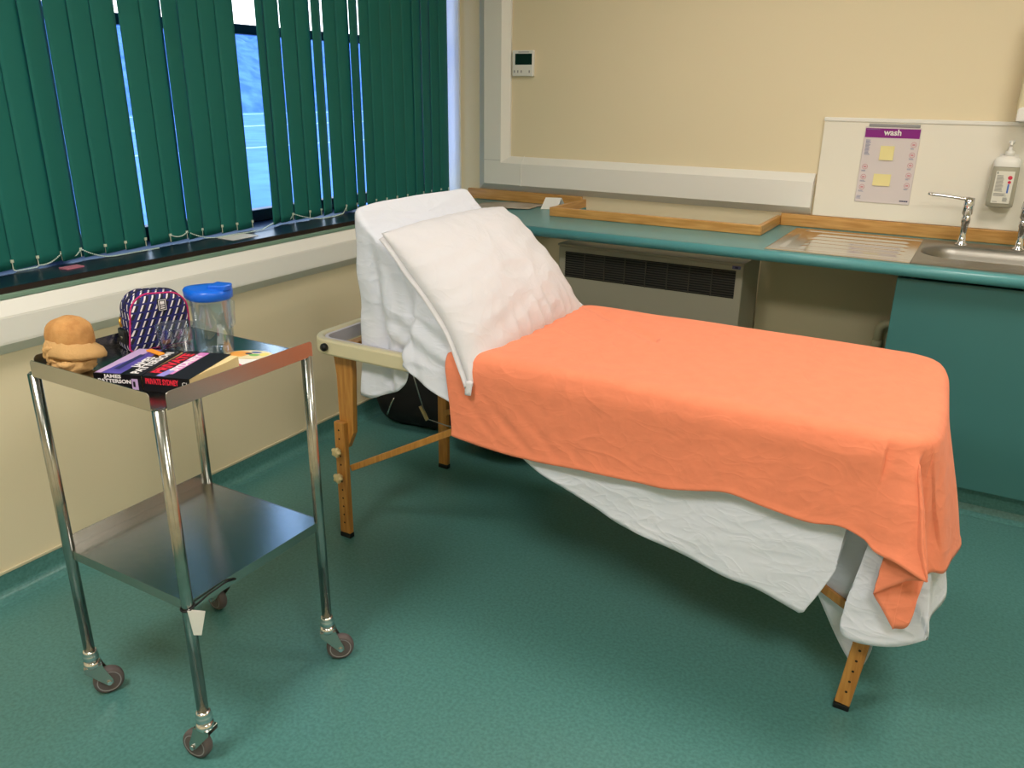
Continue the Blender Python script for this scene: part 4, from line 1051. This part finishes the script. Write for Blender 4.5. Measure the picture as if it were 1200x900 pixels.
grid_faces(bm, rings, wrap=True); bm.faces.new(rings[0][::-1]); bm.faces.new(rings[-1])
uvl = bm.loops.layers.uv.new('UVMap'); inv = wmx.inverted()
bm.normal_update()
for f in bm.faces:
    nl = inv.to_3x3() @ f.normal
    for lp in f.loops:
        q = inv @ lp.vert.co
        if abs(nl.y) > .6: lp[uvl].uv = (q.x, q.z)
        elif abs(nl.z) > abs(nl.x): lp[uvl].uv = (q.x, q.y+.3)
        else: lp[uvl].uv = (q.y, q.z)
obj('bag_body', bm, M_dash, wb, smooth=True)
bm = B(); tube(bm, [wmx @ Vector((x, .0045, max(.003, z))) for x, z in shrink(.985)], .0022, 6, closed=True); obj('piping', bm, mat('pink_piping', (196, 40, 110), .5), wb, smooth=True)
bm = B(); zp = [(x, z) for x, z in shrink(1.022) if z > .03]; tube(bm, [wmx @ Vector((x, DB*.5, z)) for x, z in zp], .003, 6); obj('zip', bm, mat('zip_tape', (24, 22, 60), .6), wb, smooth=True)
bm = B(); tube(bm, [wmx @ Vector(p) for p in ((-.002, .028, .085), (-.006, .024, .075), (-.005, .020, .064))], .0032, 8); obj('zip_pull', bm, mat('brass_pull', (200, 150, 60), .3, .8), wb, smooth=True)
bm = B(); box(bm, -.006, .004, .006, .050, .02, .056, wmx); obj('side_tab', bm, M_black, wb, bev=.003)
bm = B(); lathe(bm, [(0, 0), (.004, 0), (.004, .001), (0, .001)], (0, 0, 0), 12, mx=wmx @ Matrix.Translation((-.006, .028, .035)) @ Matrix.Rotation(R(-90), 4, 'Y')); obj('press_stud', bm, mat('stud_metal', (220, 215, 190), .25, .9), wb)
bm = B(); box(bm, .076, .098, -.0062, -.0034, .092, .122, wmx); lb = obj('maker_patch', bm, M_black, wb)
bm = B()
for x0, x1, z0, z1 in ((a_-.03, b_-.03, c_+.007, d_+.007) for a_, b_, c_, d_ in ((.108, .126, .087, .0885), (.108, .126, .1115, .113), (.108, .1095, .087, .113), (.1245, .126, .087, .113), (.112, .122, .102, .109), (.112, .122, .0985, .1), (.112, .122, .0955, .097), (.112, .122, .091, .0935))): box(bm, x0, x1, -.0066, -.0062, z0, z1, wmx)
obj('patch_mark', bm, M_wink, lb)

# clear cup
cp_ = root('plastic_cup', 'empty clear plastic cup standing in front of the wash bag', 'cup', (.962, -2.672, Z))
bm = B(); lathe(bm, [(0, .002), (.030, .002), (.0302, .0), (.0325, .0), (.0335, .003), (.0425, .084), (.043, .086), (.0415, .086), (.0318, .004), (0, .004)], (.962, -2.672, Z), 48); obj('cup_wall', bm, M_clear, cp_, smooth=True)
# jug with blue lid
jg = root('water_jug', 'clear plastic water jug with bright blue lid', 'jug', (.992, -2.585, Z))
def oval(bm, rx, ry, z, n=48, spout=0, cx=.992, cy=-2.588, ang=20):
    out = []
    for k in range(n):
        a = 2*math.pi*k/n; x, y = rx*math.cos(a), ry*math.sin(a)
        if spout: 
            sp = max(0, math.cos(a-math.pi))**8; x -= spout*sp
        ca, sa = math.cos(R(ang)), math.sin(R(ang)); out.append(bm.verts.new((cx+x*ca-y*sa, cy+x*sa+y*ca, z)))
    return out
bm = B(); Ls = [oval(bm, .034, .034, Z+.0005), oval(bm, .040, .040, Z+.001), oval(bm, .043, .043, Z+.006), oval(bm, .046, .046, Z+.13), oval(bm, .048, .048, Z+.152, spout=.008)]
grid_faces(bm, Ls, wrap=True); bm.faces.new(Ls[0]); obj('jug_wall', bm, M_clear, jg, smooth=True, solid=.0022)
M_blue = mat('blue_lid', (18, 98, 214), .3)
bm = B(); Ls = [oval(bm, .0485, .0485, Z+.136, spout=.010), oval(bm, .0515, .0515, Z+.138, spout=.012), oval(bm, .052, .052, Z+.154, spout=.014), oval(bm, .048, .048, Z+.160, spout=.012), oval(bm, .040, .040, Z+.161, spout=.01), oval(bm, .02, .02, Z+.165), oval(bm, .004, .004, Z+.166)]
grid_faces(bm, Ls, wrap=True); bm.faces.new(Ls[-1]); obj('lid', bm, M_blue, jg, smooth=True)
bm = B(); jm = local(.992, -2.588, 20, Z+.157); prism(bm, [(.008, -.024), (.050, -.018), (.056, .0), (.050, .018), (.008, .024)], lambda u, v, w: tuple(jm @ Vector((u, v, w))), 0, .014); obj('lid_flap', bm, M_blue, jg, bev=.004, segs=3)
bm = B(); tube(bm, [jm @ Vector(p) for p in ((.046, .0, -.022), (.053, 0, -.028), (.051, 0, -.08), (.044, 0, -.088))], [.006, .007, .006, .005], 12); obj('handle', bm, M_clear, jg, smooth=True)

# bandage bundle
bd_r = root('bandage_bundle', 'tan crepe bandage bundle rolled and folded on the left corner of the trolley', 'bandage', (.83, -2.84, Z))
M_tan = mat('tan_crepe', (178, 126, 72), .9, bump=.5, bscale=160, rgb2=(198, 148, 90), nscale=40)
M_tan2 = mat('tan_crepe_pale', (190, 150, 98), .9, bump=.5, bscale=160)
bc = Vector((.826, -2.842, Z)); KB = 1.0
def blob(bm, c, rx, ry, rz, seed, p=2.6, am=.06, tilt=None):
    m = B(); bmesh.ops.create_icosphere(m, subdivisions=4, radius=1)
    vs = {}
    for v in m.verts:
        q = v.co; l = (abs(q.x)**p+abs(q.y)**p+abs(q.z)**p)**(1/p); q = q/l; k = 1+am*nz(q.x*2.2+seed, q.y*2.2, q.z*2.2)+am*.5*nz(q.x*6+seed, q.y*6, q.z*6)
        w = Vector((q.x*rx*k, q.y*ry*k, q.z*rz*k))
        if tilt: w = tilt @ w
        w = Vector(c)+w; w.z = max(w.z, Z); vs[v.index] = bm.verts.new(w)
    for f in m.faces: bm.faces.new([vs[v.index] for v in f.verts])
    m.free()
bm = B(); blob(bm, bc+Vector((-.012, .008, .074)), .047, .047, .046, 2, p=2.5, am=.05); obj('rolled_end', bm, M_tan, bd_r, smooth=True)
bm = B(); blob(bm, bc+Vector((.004, -.006, .022)), .046, .046, .024, 7, am=.24); obj('folded_end', bm, M_tan2, bd_r, smooth=True)
bm = B(); blob(bm, bc+Vector((-.012, -.038, .050)), .018, .016, .022, 11, am=.35); obj('knot', bm, M_tan2, bd_r, smooth=True)
bm = B(); rows = []
for i in range(50):
    a = R(-120+215*i/49); fl = .30+.22*math.cos(a-R(20)); rr = 1+.03*nz(i*.2, 2); row = []
    for s_, h in ((.98, .066), (1.06, .062), (1.0+fl*.8, .050), (1.0+fl, .040), (.98+fl, .034), (1.04, .036), (.9, .044)):
        row.append(bm.verts.new(bc+Vector((-.010+.047*s_*rr*math.cos(a), .006+.047*s_*rr*math.sin(a), h-.010*math.sin(a*.9)+.003*nz(i*.3, h*40)))))
    rows.append(row)
grid_faces(bm, rows); obj('wrapped_band', bm, M_tan2, bd_r, smooth=True, solid=.002)

# leaflets
mxl = local(1.085, -2.585, 20, Z)
bm = B(); box(bm, -.012, .085, -.050, .030, .0002, .0010, mxl @ Matrix.Rotation(R(-32), 4, 'Z')); lf = obj('leaflet', bm, M_paper, None, label='white leaflet with red block lying under the oval card on the trolley', cat='leaflet', origin=(1.085, -2.585, Z))
bm = B(); box(bm, .02, .060, -.049, -.030, .0010, .0013, mxl @ Matrix.Rotation(R(-32), 4, 'Z')); obj('red_block', bm, mat('leaflet_red', (205, 40, 62), .4), lf)
oc = root('oval_card', 'oval orange and cream picture card on the steel tray beside the books', 'card', (1.08, -2.57, Z))
M_oc = mat('card_cream', (228, 214, 170), .35)
mo = local(1.075, -2.562, 26, Z+.0016)
bm = B(); prism(bm, [(.056*math.cos(a), .030*math.sin(a)) for a in np.linspace(0, 2*math.pi, 40, endpoint=False)], lambda u, v, w: tuple(mo @ Vector((u, v, w))), 0, .002); obj('card', bm, M_oc, oc)
def blot(m, cx, cy, rx, ry, nm, h=.0023):
    bm = B(); prism(bm, [(cx+rx*math.cos(a)*(1+.12*math.sin(3*a)), cy+ry*math.sin(a)) for a in np.linspace(0, 2*math.pi, 24, endpoint=False)], lambda u, v, w: tuple(mo @ Vector((u, v, w))), .002, h); obj(nm, bm, m, oc)
blot(mat('card_orange', (232, 160, 60), .35), -.024, .0, .024, .022, 'orange_area')
blot(mat('card_blue', (30, 70, 150), .35), .012, .014, .012, .0055, 'blue_spot', .0026); blot(mat('card_dark', (20, 34, 60), .35), -.003, .003, .008, .006, 'dark_spot', .0026)
blot(mat('card_green', (110, 176, 60), .35), .014, -.006, .013, .007, 'green_spot', .0025); blot(mat('card_yellow', (232, 214, 90), .35), .036, .0, .012, .012, 'yellow_spot')
